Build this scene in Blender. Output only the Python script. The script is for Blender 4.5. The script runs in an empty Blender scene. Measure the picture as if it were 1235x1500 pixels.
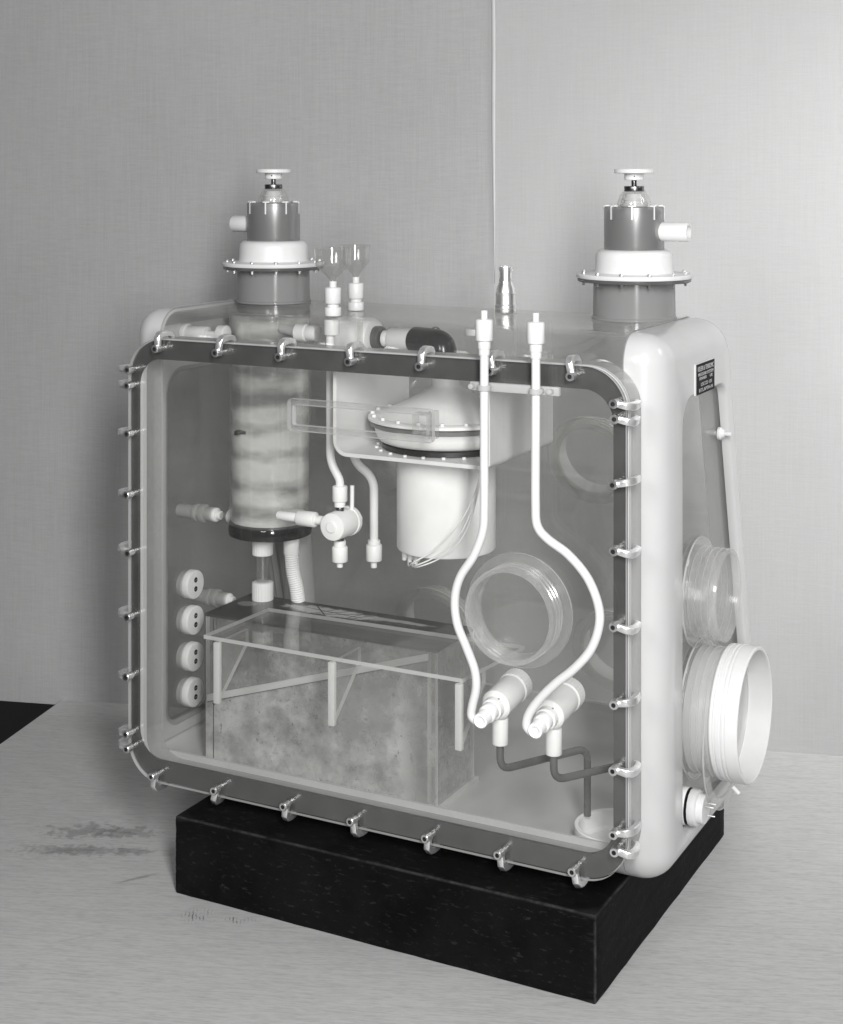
import bpy, bmesh, math, random
from mathutils import Vector, Matrix
from math import pi, sin, cos, radians, atan2

S = bpy.context.scene
COL = S.collection

# ------------------------------------------------------------------ camera
CAM_Z = 1.11
cd = bpy.data.cameras.new('camera')
cam = bpy.data.objects.new('camera', cd); COL.objects.link(cam)
cam.location = (1.608, -2.034, CAM_Z)
cam.rotation_euler = (radians(90), 0, radians(27.6))
cd.sensor_fit = 'VERTICAL'; cd.sensor_height = 36.0; cd.sensor_width = 36.0
cd.lens = 36.0 * 2260 / 1500
cd.shift_x = 0.5 / 1500
cd.shift_y = -500 / 1500
cd.clip_start = 0.05; cd.clip_end = 50
S.camera = cam

# ------------------------------------------------------------------ world and lamps
w = bpy.data.worlds.new("World"); S.world = w; w.use_nodes = True
w.node_tree.nodes['Background'].inputs[0].default_value = (0.80, 0.80, 0.80, 1)
w.node_tree.nodes['Background'].inputs[1].default_value = 0.13

def area(name, loc, target, size, power, size_y=None, spread=180):
    ld = bpy.data.lights.new(name, 'AREA'); ld.energy = power
    ld.shape = 'RECTANGLE' if size_y else 'DISK'
    ld.size = size
    if size_y: ld.size_y = size_y
    ld.spread = radians(spread)
    o = bpy.data.objects.new(name, ld); COL.objects.link(o); o.location = loc
    d = Vector(target) - Vector(loc)
    o.rotation_euler = d.to_track_quat('-Z', 'Y').to_euler()
    return o
area('key_lamp', (1.86, -1.88, 1.50), (0.35, 0.35, 0.55), 0.30, 82, size_y=1.25)
area('front_lamp', (0.70, -2.2, 1.65), (0.55, 0.1, 0.25), 0.7, 19)
area('wall_fill', (2.60, 0.75, 1.90), (1.50, 1.24, 1.0), 1.1, 15, spread=66)  # added unseen fill for the right wall only; spread kept off the cabinet

vs = S.view_settings
vs.view_transform = 'Standard'; vs.look = 'None'; vs.gamma = 1; vs.exposure = 0.0
cy = S.cycles
cy.use_denoising = True
cy.max_bounces = 14; cy.diffuse_bounces = 4; cy.glossy_bounces = 5
cy.transmission_bounces = 6; cy.transparent_max_bounces = 48
cy.sample_clamp_indirect = 6
cy.caustics_reflective = False; cy.caustics_refractive = False

T = -0.039      # table top
BZ = 0.085      # plinth top / underside of the box

# ------------------------------------------------------------------ materials
def g(v): return (v, v, v * 0.995, 1)

def newmat(name):
    m = bpy.data.materials.new(name); m.use_nodes = True
    nt = m.node_tree; nt.nodes.clear()
    out = nt.nodes.new('ShaderNodeOutputMaterial')
    return m, nt, out

def N(nt, t, **kw):
    n = nt.nodes.new(t)
    for k, v in kw.items():
        if k.startswith('i_'):
            key = k[2:]
            key = int(key) if key.isdigit() else key.replace('_', ' ')
            n.inputs[key].default_value = v
        else: setattr(n, k, v)
    return n

def noise(nt, scale, detail=4, rough=.55, vec=None, stretch=None):
    tc = N(nt, 'ShaderNodeTexCoord')
    src = tc.outputs['Object']
    if stretch:
        mp = N(nt, 'ShaderNodeMapping'); mp.inputs['Scale'].default_value = stretch
        nt.links.new(src, mp.inputs[0]); src = mp.outputs[0]
    n = N(nt, 'ShaderNodeTexNoise'); n.inputs['Scale'].default_value = scale
    n.inputs['Detail'].default_value = detail; n.inputs['Roughness'].default_value = rough
    nt.links.new(src, n.inputs['Vector'])
    return n

def ramp(nt, src, p0, c0, p1, c1):
    r = N(nt, 'ShaderNodeValToRGB')
    e = r.color_ramp.elements
    e[0].position = p0; e[0].color = c0; e[1].position = p1; e[1].color = c1
    nt.links.new(src, r.inputs[0]); return r

def solid(name, v, rough=.4, var=.06, scale=30, bump=0.0, metal=0, spec=.5, coat=0, bscale=200):
    m, nt, out = newmat(name)
    b = N(nt, 'ShaderNodeBsdfPrincipled')
    b.inputs['Roughness'].default_value = rough; b.inputs['Metallic'].default_value = metal
    b.inputs['Specular IOR Level'].default_value = spec
    b.inputs['Coat Weight'].default_value = coat
    n = noise(nt, scale, 5)
    r = ramp(nt, n.outputs[0], .3, g(v * (1 - var)), .7, g(min(1, v * (1 + var))))
    nt.links.new(r.outputs[0], b.inputs['Base Color'])
    rr = N(nt, 'ShaderNodeMapRange'); rr.inputs['To Min'].default_value = rough * .8; rr.inputs['To Max'].default_value = min(1, rough * 1.25)
    nt.links.new(n.outputs[0], rr.inputs[0]); nt.links.new(rr.outputs[0], b.inputs['Roughness'])
    if bump:
        n2 = noise(nt, bscale, 3)
        bp = N(nt, 'ShaderNodeBump'); bp.inputs['Strength'].default_value = bump; bp.inputs['Distance'].default_value = .001
        nt.links.new(n2.outputs[0], bp.inputs['Height']); nt.links.new(bp.outputs[0], b.inputs['Normal'])
    nt.links.new(b.outputs[0], out.inputs[0])
    return m

def clear(name, tint=.95, haze=.05, rough=.03, gloss=.9, f0=.04, hv=.85, smear=0.0, sscale=8, smin=.45, smax=.75, bump=0.0):
    """acrylic sheet or tube: mostly see-through, reflects more at grazing angles, a little milky"""
    m, nt, out = newmat(name)
    tr = N(nt, 'ShaderNodeBsdfTransparent'); tr.inputs[0].default_value = g(tint)
    gl = N(nt, 'ShaderNodeBsdfGlossy'); gl.inputs['Roughness'].default_value = rough; gl.inputs[0].default_value = g(.95)
    lw = N(nt, 'ShaderNodeLayerWeight'); lw.inputs['Blend'].default_value = .5
    pw = N(nt, 'ShaderNodeMath', operation='POWER'); pw.inputs[1].default_value = 4.0
    nt.links.new(lw.outputs['Facing'], pw.inputs[0])
    ml = N(nt, 'ShaderNodeMath', operation='MULTIPLY_ADD'); ml.inputs[1].default_value = gloss * .6; ml.inputs[2].default_value = f0
    nt.links.new(pw.outputs[0], ml.inputs[0])
    m1 = N(nt, 'ShaderNodeMixShader')
    nt.links.new(ml.outputs[0], m1.inputs[0]); nt.links.new(tr.outputs[0], m1.inputs[1]); nt.links.new(gl.outputs[0], m1.inputs[2])
    df = N(nt, 'ShaderNodeBsdfDiffuse'); df.inputs[0].default_value = g(hv)
    tl = N(nt, 'ShaderNodeBsdfTranslucent'); tl.inputs[0].default_value = g(hv)
    m2 = N(nt, 'ShaderNodeMixShader'); m2.inputs[0].default_value = .5
    nt.links.new(df.outputs[0], m2.inputs[1]); nt.links.new(tl.outputs[0], m2.inputs[2])
    m3 = N(nt, 'ShaderNodeMixShader'); m3.inputs[0].default_value = haze
    if smear:
        n = noise(nt, sscale, 6, .62)
        mr = N(nt, 'ShaderNodeMapRange'); mr.inputs['From Min'].default_value = smin; mr.inputs['From Max'].default_value = smax
        mr.inputs['To Min'].default_value = haze; mr.inputs['To Max'].default_value = haze + smear
        nt.links.new(n.outputs[0], mr.inputs[0]); nt.links.new(mr.outputs[0], m3.inputs[0])
    if bump:
        n2 = noise(nt, 14, 2)
        bp = N(nt, 'ShaderNodeBump'); bp.inputs['Strength'].default_value = bump; bp.inputs['Distance'].default_value = .01
        nt.links.new(n2.outputs[0], bp.inputs['Height']); nt.links.new(bp.outputs[0], gl.inputs['Normal'])
    nt.links.new(m1.outputs[0], m3.inputs[1]); nt.links.new(m2.outputs[0], m3.inputs[2])
    nt.links.new(m3.outputs[0], out.inputs[0])
    return m

M_CREAM = solid('cream_moulding', .51, .22, .035, 9, coat=.3, bump=.03, bscale=60)
M_TRAY = solid('cream_tray', .47, .35, .05, 14)
M_WHITE = solid('white_polythene', .64, .38, .03, 25)
M_WHITE2 = solid('white_polythene_brightened', .84, .38, .03, 25)  # same white, paler inside to make up for light lost behind the windows
M_IVORY = solid('ivory_polythene', .82, .42, .05, 18)
M_BRACKET = solid('white_bracket_plastic', .72, .4, .04, 12)
M_CHROME = solid('bright_metal', .90, .30, .15, 60, metal=1)
M_CAST = solid('pale_cast_alloy', .88, .34, .12, 90, metal=.88, bump=.15, bscale=500)
M_STEEL = solid('dark_steel', .16, .3, .2, 60, metal=1)
M_ALU = solid('brushed_aluminium', .92, .36, .12, 45, metal=1)
M_BLACK = solid('black_rubber', .018, .35, .2, 40)
M_HOLE = solid('dark_socket', .01, .7, .1, 40)
M_GASKET = solid('grey_gasket', .055, .4, .15, 30)
M_DARKTUBE = solid('smoked_tube', .09, .25, .15, 30)
M_ELBOW = solid('black_elbow_plastic', .022, .18, .2, 12)
M_CLEAR = clear('window_acrylic', .982, .004, .02, f0=.042, smear=.02, sscale=9)
M_SIDE = clear('side_acrylic', .825, .008, .03, smear=.02, sscale=7, f0=.04)
M_ROOF = clear('roof_acrylic', .955, .018, .03, smear=.04, sscale=4, f0=.06)
M_PORT = clear('port_acrylic', .95, .09, .10, gloss=1.2, f0=.06, hv=.9)
M_BARREL = clear('port_barrel_acrylic', .92, .20, .14, gloss=1.3, f0=.08, hv=.92)
M_REAR = clear('rear_port_acrylic', .93, .34, .14, gloss=1.3, f0=.09, hv=.95)
M_RIDGE = clear('port_thread_acrylic', .92, .34, .12, gloss=1.3, f0=.09, hv=.95)
M_SLEEVE = clear('milky_sleeve_acrylic', .85, .55, .2, gloss=1.0, f0=.08, hv=.85)
M_EDGE = clear('acrylic_edge', .85, .72, .2, hv=.95)
M_MILKY = clear('milky_rim_acrylic', .90, .34, .08, hv=.72, smear=.15, sscale=12)
M_SHELF = clear('shelf_acrylic', .95, .04, .03, smear=.06, sscale=20)
M_GUSSET = clear('gusset_acrylic', .93, .16, .05, smear=.08, sscale=25)
M_GLASS = clear('thin_glass', .95, .05, .01, gloss=1.2, f0=.07)
M_SMOKE = clear('smoky_acrylic', .72, .42, .30, hv=.42, gloss=1.0, f0=.22)
M_BASE = clear('grey_acrylic_tube', .80, .62, .13, hv=.50, gloss=1.0, f0=.11)
M_SEAM = solid('seam_cement', .25, .4, .1, 30)
M_LINE = solid('engraved_white', .42, .5, .02, 20)

# ------------------------------------------------------------------ mesh helpers
def tag(o, label=None, cat=None, group=None, kind=None):
    if label: o['label'] = label
    if cat: o['category'] = cat
    if group: o['group'] = group
    if kind: o['kind'] = kind
    return o

def thing(name, loc, label, cat, group=None):
    o = bpy.data.objects.new(name, None); COL.objects.link(o)
    o.empty_display_size = .02
    o.location = loc
    return tag(o, label, cat, group)

def obj(name, bm, mats, parent=None, smooth=True, angle=35, loc=None):
    """link bm (world coordinates) as one mesh object; keeps its place under the parent"""
    me = bpy.data.meshes.new(name)
    bmesh.ops.recalc_face_normals(bm, faces=bm.faces[:])
    ang = radians(angle)
    for f in bm.faces: f.smooth = smooth
    for e in bm.edges:
        if len(e.link_faces) == 2:
            e.smooth = e.calc_face_angle(0) < ang
    bm.to_mesh(me); bm.free()
    for m in (mats if isinstance(mats, (list, tuple)) else [mats]): me.materials.append(m)
    o = bpy.data.objects.new(name, me); COL.objects.link(o)
    if parent is not None:
        o.parent = parent
        r = parent; off = Vector((0, 0, 0))
        while r is not None:
            off += Vector(r.location); r = r.parent
        o.location = -off
    return o

def B(): return bmesh.new()

def recentre(o):
    me = o.data
    c = sum((v.co for v in me.vertices), Vector()) / max(1, len(me.vertices))
    me.transform(Matrix.Translation(-c)); o.location = Vector(o.location) + c
    return o

def box(bm, x0, x1, y0, y1, z0, z1, mi=0, edge_mi=None, flat_axis=None):
    vs_ = [bm.verts.new((x, y, z)) for x in (x0, x1) for y in (y0, y1) for z in (z0, z1)]
    F = [(0, 1, 3, 2, 0), (4, 6, 7, 5, 0), (0, 4, 5, 1, 1), (2, 3, 7, 6, 1), (0, 2, 6, 4, 2), (1, 5, 7, 3, 2)]
    fs = []
    for a, b, c, d, ax in F:
        f = bm.faces.new([vs_[a], vs_[b], vs_[c], vs_[d]]); f.material_index = mi
        if edge_mi is not None and ax != flat_axis: f.material_index = edge_mi
        fs.append(f)
    return fs

def bevel_all(bm, off, seg=2):
    bmesh.ops.bevel(bm, geom=bm.edges[:] , offset=off, segments=seg, profile=.5, affect='EDGES')

def frame_of(axis):
    a = Vector(axis).normalized()
    u = a.orthogonal().normalized(); v = a.cross(u)
    return a, u, v

def lathe(bm, origin, axis, prof, seg=40, mi=0, closed=False, a0=0, uv=None):
    """prof = [(distance along the axis, radius)...]"""
    a, u, v = frame_of(axis)
    if uv: u, v = Vector(uv[0]), Vector(uv[1])
    o = Vector(origin); rings = []
    for h, r in prof:
        if r <= 1e-6: rings.append([bm.verts.new(o + a * h)])
        else: rings.append([bm.verts.new(o + a * h + u * (r * cos(2 * pi * k / seg + a0)) + v * (r * sin(2 * pi * k / seg + a0))) for k in range(seg)])
    pairs = list(zip(rings, rings[1:]))
    if closed: pairs.append((rings[-1], rings[0]))
    for A, C in pairs:
        for k in range(seg):
            k2 = (k + 1) % seg
            if len(A) == 1 and len(C) == 1: continue
            if len(A) == 1: f = bm.faces.new([A[0], C[k2], C[k]])
            elif len(C) == 1: f = bm.faces.new([A[k], A[k2], C[0]])
            else: f = bm.faces.new([A[k], A[k2], C[k2], C[k]])
            f.material_index = mi
    return bm

def cyl(bm, p, axis, h, r, b=.001, seg=32, mi=0):
    b = min(b, h / 3, r / 3)
    return lathe(bm, p, axis, [(0, 0), (0, r - b), (b * .3, r - b * .3), (b, r), (h - b, r), (h - b * .3, r - b * .3), (h, r - b), (h, 0)], seg, mi)

def ringtube(bm, p, axis, h, ro, ri, b=.0008, seg=48, mi=0):
    return lathe(bm, p, axis, [(0, ri), (0, ro - b), (b, ro), (h - b, ro), (h, ro - b), (h, ri)], seg, mi, closed=True)

def fillet_path(pts, r=.012, n=6):
    P = [Vector(p) for p in pts]; out = [P[0]]
    for i in range(1, len(P) - 1):
        a, b, c = P[i - 1], P[i], P[i + 1]
        d1 = (a - b); d2 = (c - b); l = min(r, d1.length * .49, d2.length * .49)
        s = b + d1.normalized() * l; e = b + d2.normalized() * l
        for k in range(n + 1):
            t = k / n
            out.append((1 - t) ** 2 * s + 2 * t * (1 - t) * b + t * t * e)
    out.append(P[-1]); return out

def catmull(pts, n=8):
    P = [Vector(p) for p in pts]; P = [2 * P[0] - P[1]] + P + [2 * P[-1] - P[-2]]; out = []
    for i in range(1, len(P) - 2):
        for k in range(n):
            t = k / n
            a, b, c, d = P[i - 1], P[i], P[i + 1], P[i + 2]
            out.append(.5 * ((2 * b) + (c - a) * t + (2 * a - 5 * b + 4 * c - d) * t * t + (3 * b - a - 3 * c + d) * t ** 3))
    out.append(P[-2]); return out

def tube(bm, path, r, seg=14, mi=0, caps=True, rf=None):
    rings = []; prev = None
    n = len(path)
    for i, p in enumerate(path):
        t = (path[min(i + 1, n - 1)] - path[max(i - 1, 0)]).normalized()
        if prev is None: u = t.orthogonal().normalized()
        else: u = (prev - t * prev.dot(t)).normalized()
        prev = u; v = t.cross(u)
        rr = rf(i / (n - 1)) if rf else r
        rings.append([bm.verts.new(p + u * (rr * cos(2 * pi * k / seg)) + v * (rr * sin(2 * pi * k / seg))) for k in range(seg)])
    for A, C in zip(rings, rings[1:]):
        for k in range(seg):
            f = bm.faces.new([A[k], A[(k + 1) % seg], C[(k + 1) % seg], C[k]]); f.material_index = mi
    if caps:
        for r_ in (rings[0], rings[-1]):
            f = bm.faces.new(r_); f.material_index = mi
    return bm

def rpoly(corners, radii, n=7, inset=0.0):
    """rounded polygon, counter-clockwise; always len(corners)*(n+1) points"""
    P = [Vector((a, b)) for a, b in corners]; m = len(P)
    if inset:
        Q = []
        ins = inset if isinstance(inset, (list, tuple)) else [inset] * m    # edge i runs from corner i to corner i+1
        for i in range(m):
            a, b, c = P[i - 1], P[i], P[(i + 1) % m]
            d1 = (b - a).normalized(); d2 = (c - b).normalized()
            n1 = Vector((-d1.y, d1.x)); n2 = Vector((-d2.y, d2.x))
            i1, i2 = ins[i - 1], ins[i]
            det = n1.x * n2.y - n1.y * n2.x
            q = Vector(((i1 * n2.y - i2 * n1.y) / det, (n1.x * i2 - n2.x * i1) / det))
            Q.append(b + q)
        P = Q; radii = [radii[i] - min(ins[i - 1], ins[i]) for i in range(m)]; inset = 0
    out = []
    for i in range(m):
        a, b, c = P[i - 1], P[i], P[(i + 1) % m]
        r = max(radii[i] - inset, .002)
        d1 = (a - b).normalized(); d2 = (c - b).normalized()
        ang = d1.angle(d2); l = r / math.tan(ang / 2)
        s = b + d1 * l
        ctr = b + (d1 + d2).normalized() * (r / sin(ang / 2))
        v0 = s - ctr; e = b + d2 * l; v1 = e - ctr
        a0 = atan2(v0.y, v0.x); a1 = atan2(v1.y, v1.x)
        da = (a1 - a0 + pi) % (2 * pi) - pi
        for k in range(n + 1):
            t = a0 + da * k / n
            out.append((ctr.x + r * cos(t), ctr.y + r * sin(t)))
    return out

def bridge(bm, A, C, mi=0):
    n = len(A)
    for k in range(n):
        f = bm.faces.new([A[k], A[(k + 1) % n], C[(k + 1) % n], C[k]]); f.material_index = mi

def ring_solid(bm, outo, outi, y0, y1, mi=0, side_mi=None):
    V = lambda L, y: [bm.verts.new((a, y, b)) for a, b in L]
    a, b, c, d = V(outo, y0), V(outi, y0), V(outi, y1), V(outo, y1)
    sm = mi if side_mi is None else side_mi
    bridge(bm, a, b, mi); bridge(bm, b, c, sm); bridge(bm, c, d, mi); bridge(bm, d, a, sm)
    return bm

def plate(bm, outl, y0, y1, mi=0, side_mi=None):
    a = [bm.verts.new((x, y0, z)) for x, z in outl]; b = [bm.verts.new((x, y1, z)) for x, z in outl]
    f = bm.faces.new(a); f.material_index = mi
    f = bm.faces.new(b[::-1]); f.material_index = mi
    bridge(bm, a, b, mi if side_mi is None else side_mi)
    return bm

def strip_x(bm, prof, x0, x1, th, mi=0, edge=None, nx=1):
    """open profile in YZ, given thickness th inwards (left normal), extruded along X"""
    n = len(prof); inner = []
    for i in range(n):
        a = Vector(prof[max(i - 1, 0)]); c = Vector(prof[min(i + 1, n - 1)])
        d = (c - a).normalized(); inner.append((prof[i][0] + d.y * th, prof[i][1] - d.x * th))
    loop = list(prof) + inner[::-1]
    rings = [[bm.verts.new((x0 + (x1 - x0) * k / nx, y, z)) for y, z in loop] for k in range(nx + 1)]
    for A, C in zip(rings, rings[1:]): bridge(bm, A, C, mi)
    m = len(loop)
    for R_ in (rings[0], rings[-1]):
        for i in range(n - 1):
            f = bm.faces.new([R_[i], R_[i + 1], R_[m - 2 - i], R_[m - 1 - i]])
            f.material_index = mi if edge is None else edge
    return bm

def copy_tree(o, parent=None, loc=None):
    c = o.copy(); COL.objects.link(c); c.parent = parent
    if loc is not None: c.location = loc
    for ch in list(o.children): copy_tree(ch, c)
    return c

# ------------------------------------------------------------------ setting: table, wall, floor
SL = .2896
def wally(x): return .760 + SL * x
wn = Vector((SL, -1, 0)).normalized()      # towards the room

def wall_mat(name, lo, hi, amt):
    m, nt, out = newmat(name)
    b = N(nt, 'ShaderNodeBsdfPrincipled'); b.inputs['Roughness'].default_value = .75; b.inputs['Specular IOR Level'].default_value = .15
    big = noise(nt, 1.3, 3, .5)
    r = ramp(nt, big.outputs[0], .3, g(lo), .7, g(hi))
    weave1 = noise(nt, 85, 3, .6, stretch=(3.2, 3.2, .10))
    weave2 = noise(nt, 75, 3, .6, stretch=(.35, .35, 4.0))
    fine = noise(nt, 700, 2, .5)
    add = N(nt, 'ShaderNodeMath', operation='ADD'); nt.links.new(weave1.outputs[0], add.inputs[0]); nt.links.new(weave2.outputs[0], add.inputs[1])
    add2 = N(nt, 'ShaderNodeMath', operation='ADD'); nt.links.new(add.outputs[0], add2.inputs[0]); nt.links.new(fine.outputs[0], add2.inputs[1])
    mr = N(nt, 'ShaderNodeMapRange'); mr.inputs['From Min'].default_value = 1.05; mr.inputs['From Max'].default_value = 1.95
    mr.inputs['To Min'].default_value = 1 - amt; mr.inputs['To Max'].default_value = 1 + amt
    nt.links.new(add2.outputs[0], mr.inputs[0])
    mx = N(nt, 'ShaderNodeMix', data_type='RGBA', blend_type='MULTIPLY'); mx.inputs[0].default_value = 1
    nt.links.new(r.outputs[0], mx.inputs[6]); nt.links.new(mr.outputs[0], mx.inputs[7])
    nt.links.new(mx.outputs[2], b.inputs['Base Color'])
    cr = noise(nt, 6, 6, .6, stretch=(.35, .35, 2.6))
    ad3 = N(nt, 'ShaderNodeMath', operation='MULTIPLY_ADD'); ad3.inputs[1].default_value = 2.5; nt.links.new(cr.outputs[0], ad3.inputs[0]); nt.links.new(add2.outputs[0], ad3.inputs[2])
    bp = N(nt, 'ShaderNodeBump'); bp.inputs['Strength'].default_value = .16; bp.inputs['Distance'].default_value = .0012
    nt.links.new(ad3.outputs[0], bp.inputs['Height']); nt.links.new(bp.outputs[0], b.inputs['Normal'])
    nt.links.new(b.outputs[0], out.inputs[0])
    return m
M_WALL = wall_mat('wall_cloth', .33, .385, .09)
M_WALL2 = wall_mat('wall_paper', .385, .42, .055)

XS = .2745   # where the two sheets of the backdrop meet
def wall_sheet(name, x0, x1, off0, mat, curl_left=False):
    bm = B(); ztop, zbot = 2.6, T - .012
    cols = []
    nx = 40
    xs = [x0 + (x1 - x0) * i / nx for i in range(nx + 1)]
    if curl_left: xs = [x0, x0 + .004, x0 + .009, x0 + .016] + xs[1:]
    rnd = random.Random(3)
    zs = [zbot + (ztop - zbot) * j / 60 for j in range(61)]
    for x in xs:
        row = []
        for z in zs:
            off = off0 + .002 * sin(x * 5 + z * 1.7)
            xx = x
            if curl_left and x - x0 < .017:
                k = max(0, min(1, (z - .85) / .45))
                xx = x - .010 * max(0, (z - 1.30)) ** 1.2
                off += k * .008 * (1 - (x - x0) / .016)
            p = Vector((xx, wally(xx), z)) + wn * off
            row.append(bm.verts.new(p))
        cols.append(row)
    for A, C in zip(cols, cols[1:]):
        for j in range(60): bm.faces.new([A[j], C[j], C[j + 1], A[j + 1]])
    o = obj(name, bm, mat, smooth=False)
    return tag(o, kind='structure')
wall_sheet('wall', -2.6, XS, 0.0, M_WALL)
wall_sheet('wall_sheet', XS, 2.9, 0.0, M_WALL2)
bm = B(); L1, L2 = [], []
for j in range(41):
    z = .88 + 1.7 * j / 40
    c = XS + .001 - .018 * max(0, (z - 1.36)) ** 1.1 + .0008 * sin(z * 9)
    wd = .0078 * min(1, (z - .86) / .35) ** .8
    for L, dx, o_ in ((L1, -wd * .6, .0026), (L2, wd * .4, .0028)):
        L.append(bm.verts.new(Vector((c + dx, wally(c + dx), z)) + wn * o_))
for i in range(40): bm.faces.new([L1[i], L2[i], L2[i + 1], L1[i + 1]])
o = obj('wall_seam', bm, solid('painted_bright_edge', .52, .6, .05, 20))  # flat strip over the joint; a curled edge's brightness put into its colour
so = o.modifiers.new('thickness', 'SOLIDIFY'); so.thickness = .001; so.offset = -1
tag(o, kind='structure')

def table_mat():
    m, nt, out = newmat('table_top_board')
    b = N(nt, 'ShaderNodeBsdfPrincipled'); b.inputs['Specular IOR Level'].default_value = .3; b.inputs['Roughness'].default_value = .55
    tc = N(nt, 'ShaderNodeTexCoord')
    rt_ = N(nt, 'ShaderNodeMapping'); rt_.inputs['Rotation'].default_value = (0, 0, radians(-21)); nt.links.new(tc.outputs['Object'], rt_.inputs[0])
    mp = N(nt, 'ShaderNodeMapping'); mp.inputs['Scale'].default_value = (2.6, 30, 1)
    nt.links.new(rt_.outputs[0], mp.inputs[0])
    n1 = N(nt, 'ShaderNodeTexNoise'); n1.inputs['Scale'].default_value = 9; n1.inputs['Detail'].default_value = 8; n1.inputs['Roughness'].default_value = .65
    nt.links.new(mp.outputs[0], n1.inputs['Vector'])
    big = noise(nt, 2.2, 3)
    mpf = N(nt, 'ShaderNodeMapping'); mpf.inputs['Scale'].default_value = (16, 150, 1)
    nt.links.new(rt_.outputs[0], mpf.inputs[0])
    nf = N(nt, 'ShaderNodeTexNoise'); nf.inputs['Scale'].default_value = 4; nf.inputs['Detail'].default_value = 4; nf.inputs['Roughness'].default_value = .6; nt.links.new(mpf.outputs[0], nf.inputs['Vector'])
    mix_ = N(nt, 'ShaderNodeMath', operation='MULTIPLY_ADD'); mix_.inputs[1].default_value = .8; nt.links.new(nf.outputs[0], mix_.inputs[0]); nt.links.new(n1.outputs[0], mix_.inputs[2])
    r = ramp(nt, mix_.outputs[0], .60, g(.335), 1.05, g(.48))
    rb = ramp(nt, big.outputs[0], .3, g(.93), .7, g(1.0))
    mx = N(nt, 'ShaderNodeMix', data_type='RGBA', blend_type='MULTIPLY'); mx.inputs[0].default_value = 1
    nt.links.new(r.outputs[0], mx.inputs[6]); nt.links.new(rb.outputs[0], mx.inputs[7])
    cur = mx.outputs[2]
    def stain(cx, cy, rx, ry, rot, dark, nscale=28, nw=.9, soft=.25):
        nonlocal cur
        mpp = N(nt, 'ShaderNodeMapping', vector_type='TEXTURE')
        mpp.inputs['Location'].default_value = (cx, cy, 0); mpp.inputs['Rotation'].default_value = (0, 0, rot); mpp.inputs['Scale'].default_value = (rx, ry, 1)
        nt.links.new(tc.outputs['Object'], mpp.inputs[0])
        ln = N(nt, 'ShaderNodeVectorMath', operation='LENGTH'); nt.links.new(mpp.outputs[0], ln.inputs[0])
        nn = noise(nt, nscale, 5, .6)
        ad = N(nt, 'ShaderNodeMath', operation='MULTIPLY_ADD'); ad.inputs[1].default_value = nw * 2
        nt.links.new(nn.outputs[0], ad.inputs[0]); nt.links.new(ln.outputs['Value'], ad.inputs[2])
        mr = N(nt, 'ShaderNodeMapRange'); mr.inputs['From Min'].default_value = 1 + nw - soft; mr.inputs['From Max'].default_value = 1 + nw + soft * .3
        mr.inputs['To Min'].default_value = dark; mr.inputs['To Max'].default_value = 1
        nt.links.new(ad.outputs[0], mr.inputs[0])
        q = N(nt, 'ShaderNodeMix', data_type='RGBA', blend_type='MULTIPLY'); q.inputs[0].default_value = 1
        nt.links.new(cur, q.inputs[6]); nt.links.new(mr.outputs[0], q.inputs[7]); cur = q.outputs[2]
    stain(-.150, .075, .065, .030, .45, .66, 60, 2.0, .45)
    stain(-.085, .105, .050, .020, .45, .70, 70, 2.0, .40)
    stain(-.105, .012, .080, .018, .45, .66, 80, 1.5, .6)
    stain(-.150, -.005, .070, .020, .45, .82, 110, 2.2, .4)
    stain(-.030, .050, .030, .014, .5, .70, 55, 1.6, .3)
    stain(.037, -.030, .038, .0045, 1.0, .66, 40, .6, .5)
    stain(.085, -.22, .05, .004, .9, .88, 40, .6, .8)
    # fine diagonal scuffs beside the block
    for (cx, cy, rx, ry, rot) in ((.200, -.085, .030, .030, 0), (.255, -.070, .045, .020, .4)):
        mpp = N(nt, 'ShaderNodeMapping', vector_type='TEXTURE')
        mpp.inputs['Location'].default_value = (cx, cy, 0); mpp.inputs['Rotation'].default_value = (0, 0, rot); mpp.inputs['Scale'].default_value = (rx, ry, 1)
        nt.links.new(tc.outputs['Object'], mpp.inputs[0])
        ln = N(nt, 'ShaderNodeVectorMath', operation='LENGTH'); nt.links.new(mpp.outputs[0], ln.inputs[0])
        wv = N(nt, 'ShaderNodeTexWave'); wv.inputs['Scale'].default_value = 55; wv.inputs['Distortion'].default_value = 3; wv.inputs['Detail Scale'].default_value = 3
        mw = N(nt, 'ShaderNodeMapping'); mw.inputs['Rotation'].default_value = (0, 0, radians(-32)); nt.links.new(tc.outputs['Object'], mw.inputs[0]); nt.links.new(mw.outputs[0], wv.inputs[0])
        nn = noise(nt, 60, 3)
        a = N(nt, 'ShaderNodeMapRange'); a.inputs['From Min'].default_value = .3; a.inputs['From Max'].default_value = 1.0; a.inputs['To Min'].default_value = 1.0; a.inputs['To Max'].default_value = 0
        nt.links.new(ln.outputs['Value'], a.inputs[0])
        c1 = N(nt, 'ShaderNodeMath', operation='GREATER_THAN'); c1.inputs[1].default_value = .72; nt.links.new(wv.outputs[1], c1.inputs[0])
        c2 = N(nt, 'ShaderNodeMapRange'); c2.inputs['From Min'].default_value = .45; c2.inputs['From Max'].default_value = .6; nt.links.new(nn.outputs[0], c2.inputs[0])
        p1 = N(nt, 'ShaderNodeMath', operation='MULTIPLY'); nt.links.new(c1.outputs[0], p1.inputs[0]); nt.links.new(a.outputs[0], p1.inputs[1])
        p2 = N(nt, 'ShaderNodeMath', operation='MULTIPLY'); nt.links.new(p1.outputs[0], p2.inputs[0]); nt.links.new(c2.outputs[0], p2.inputs[1])
        q = N(nt, 'ShaderNodeMix', data_type='RGBA'); q.inputs[7].default_value = g(.16)
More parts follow.
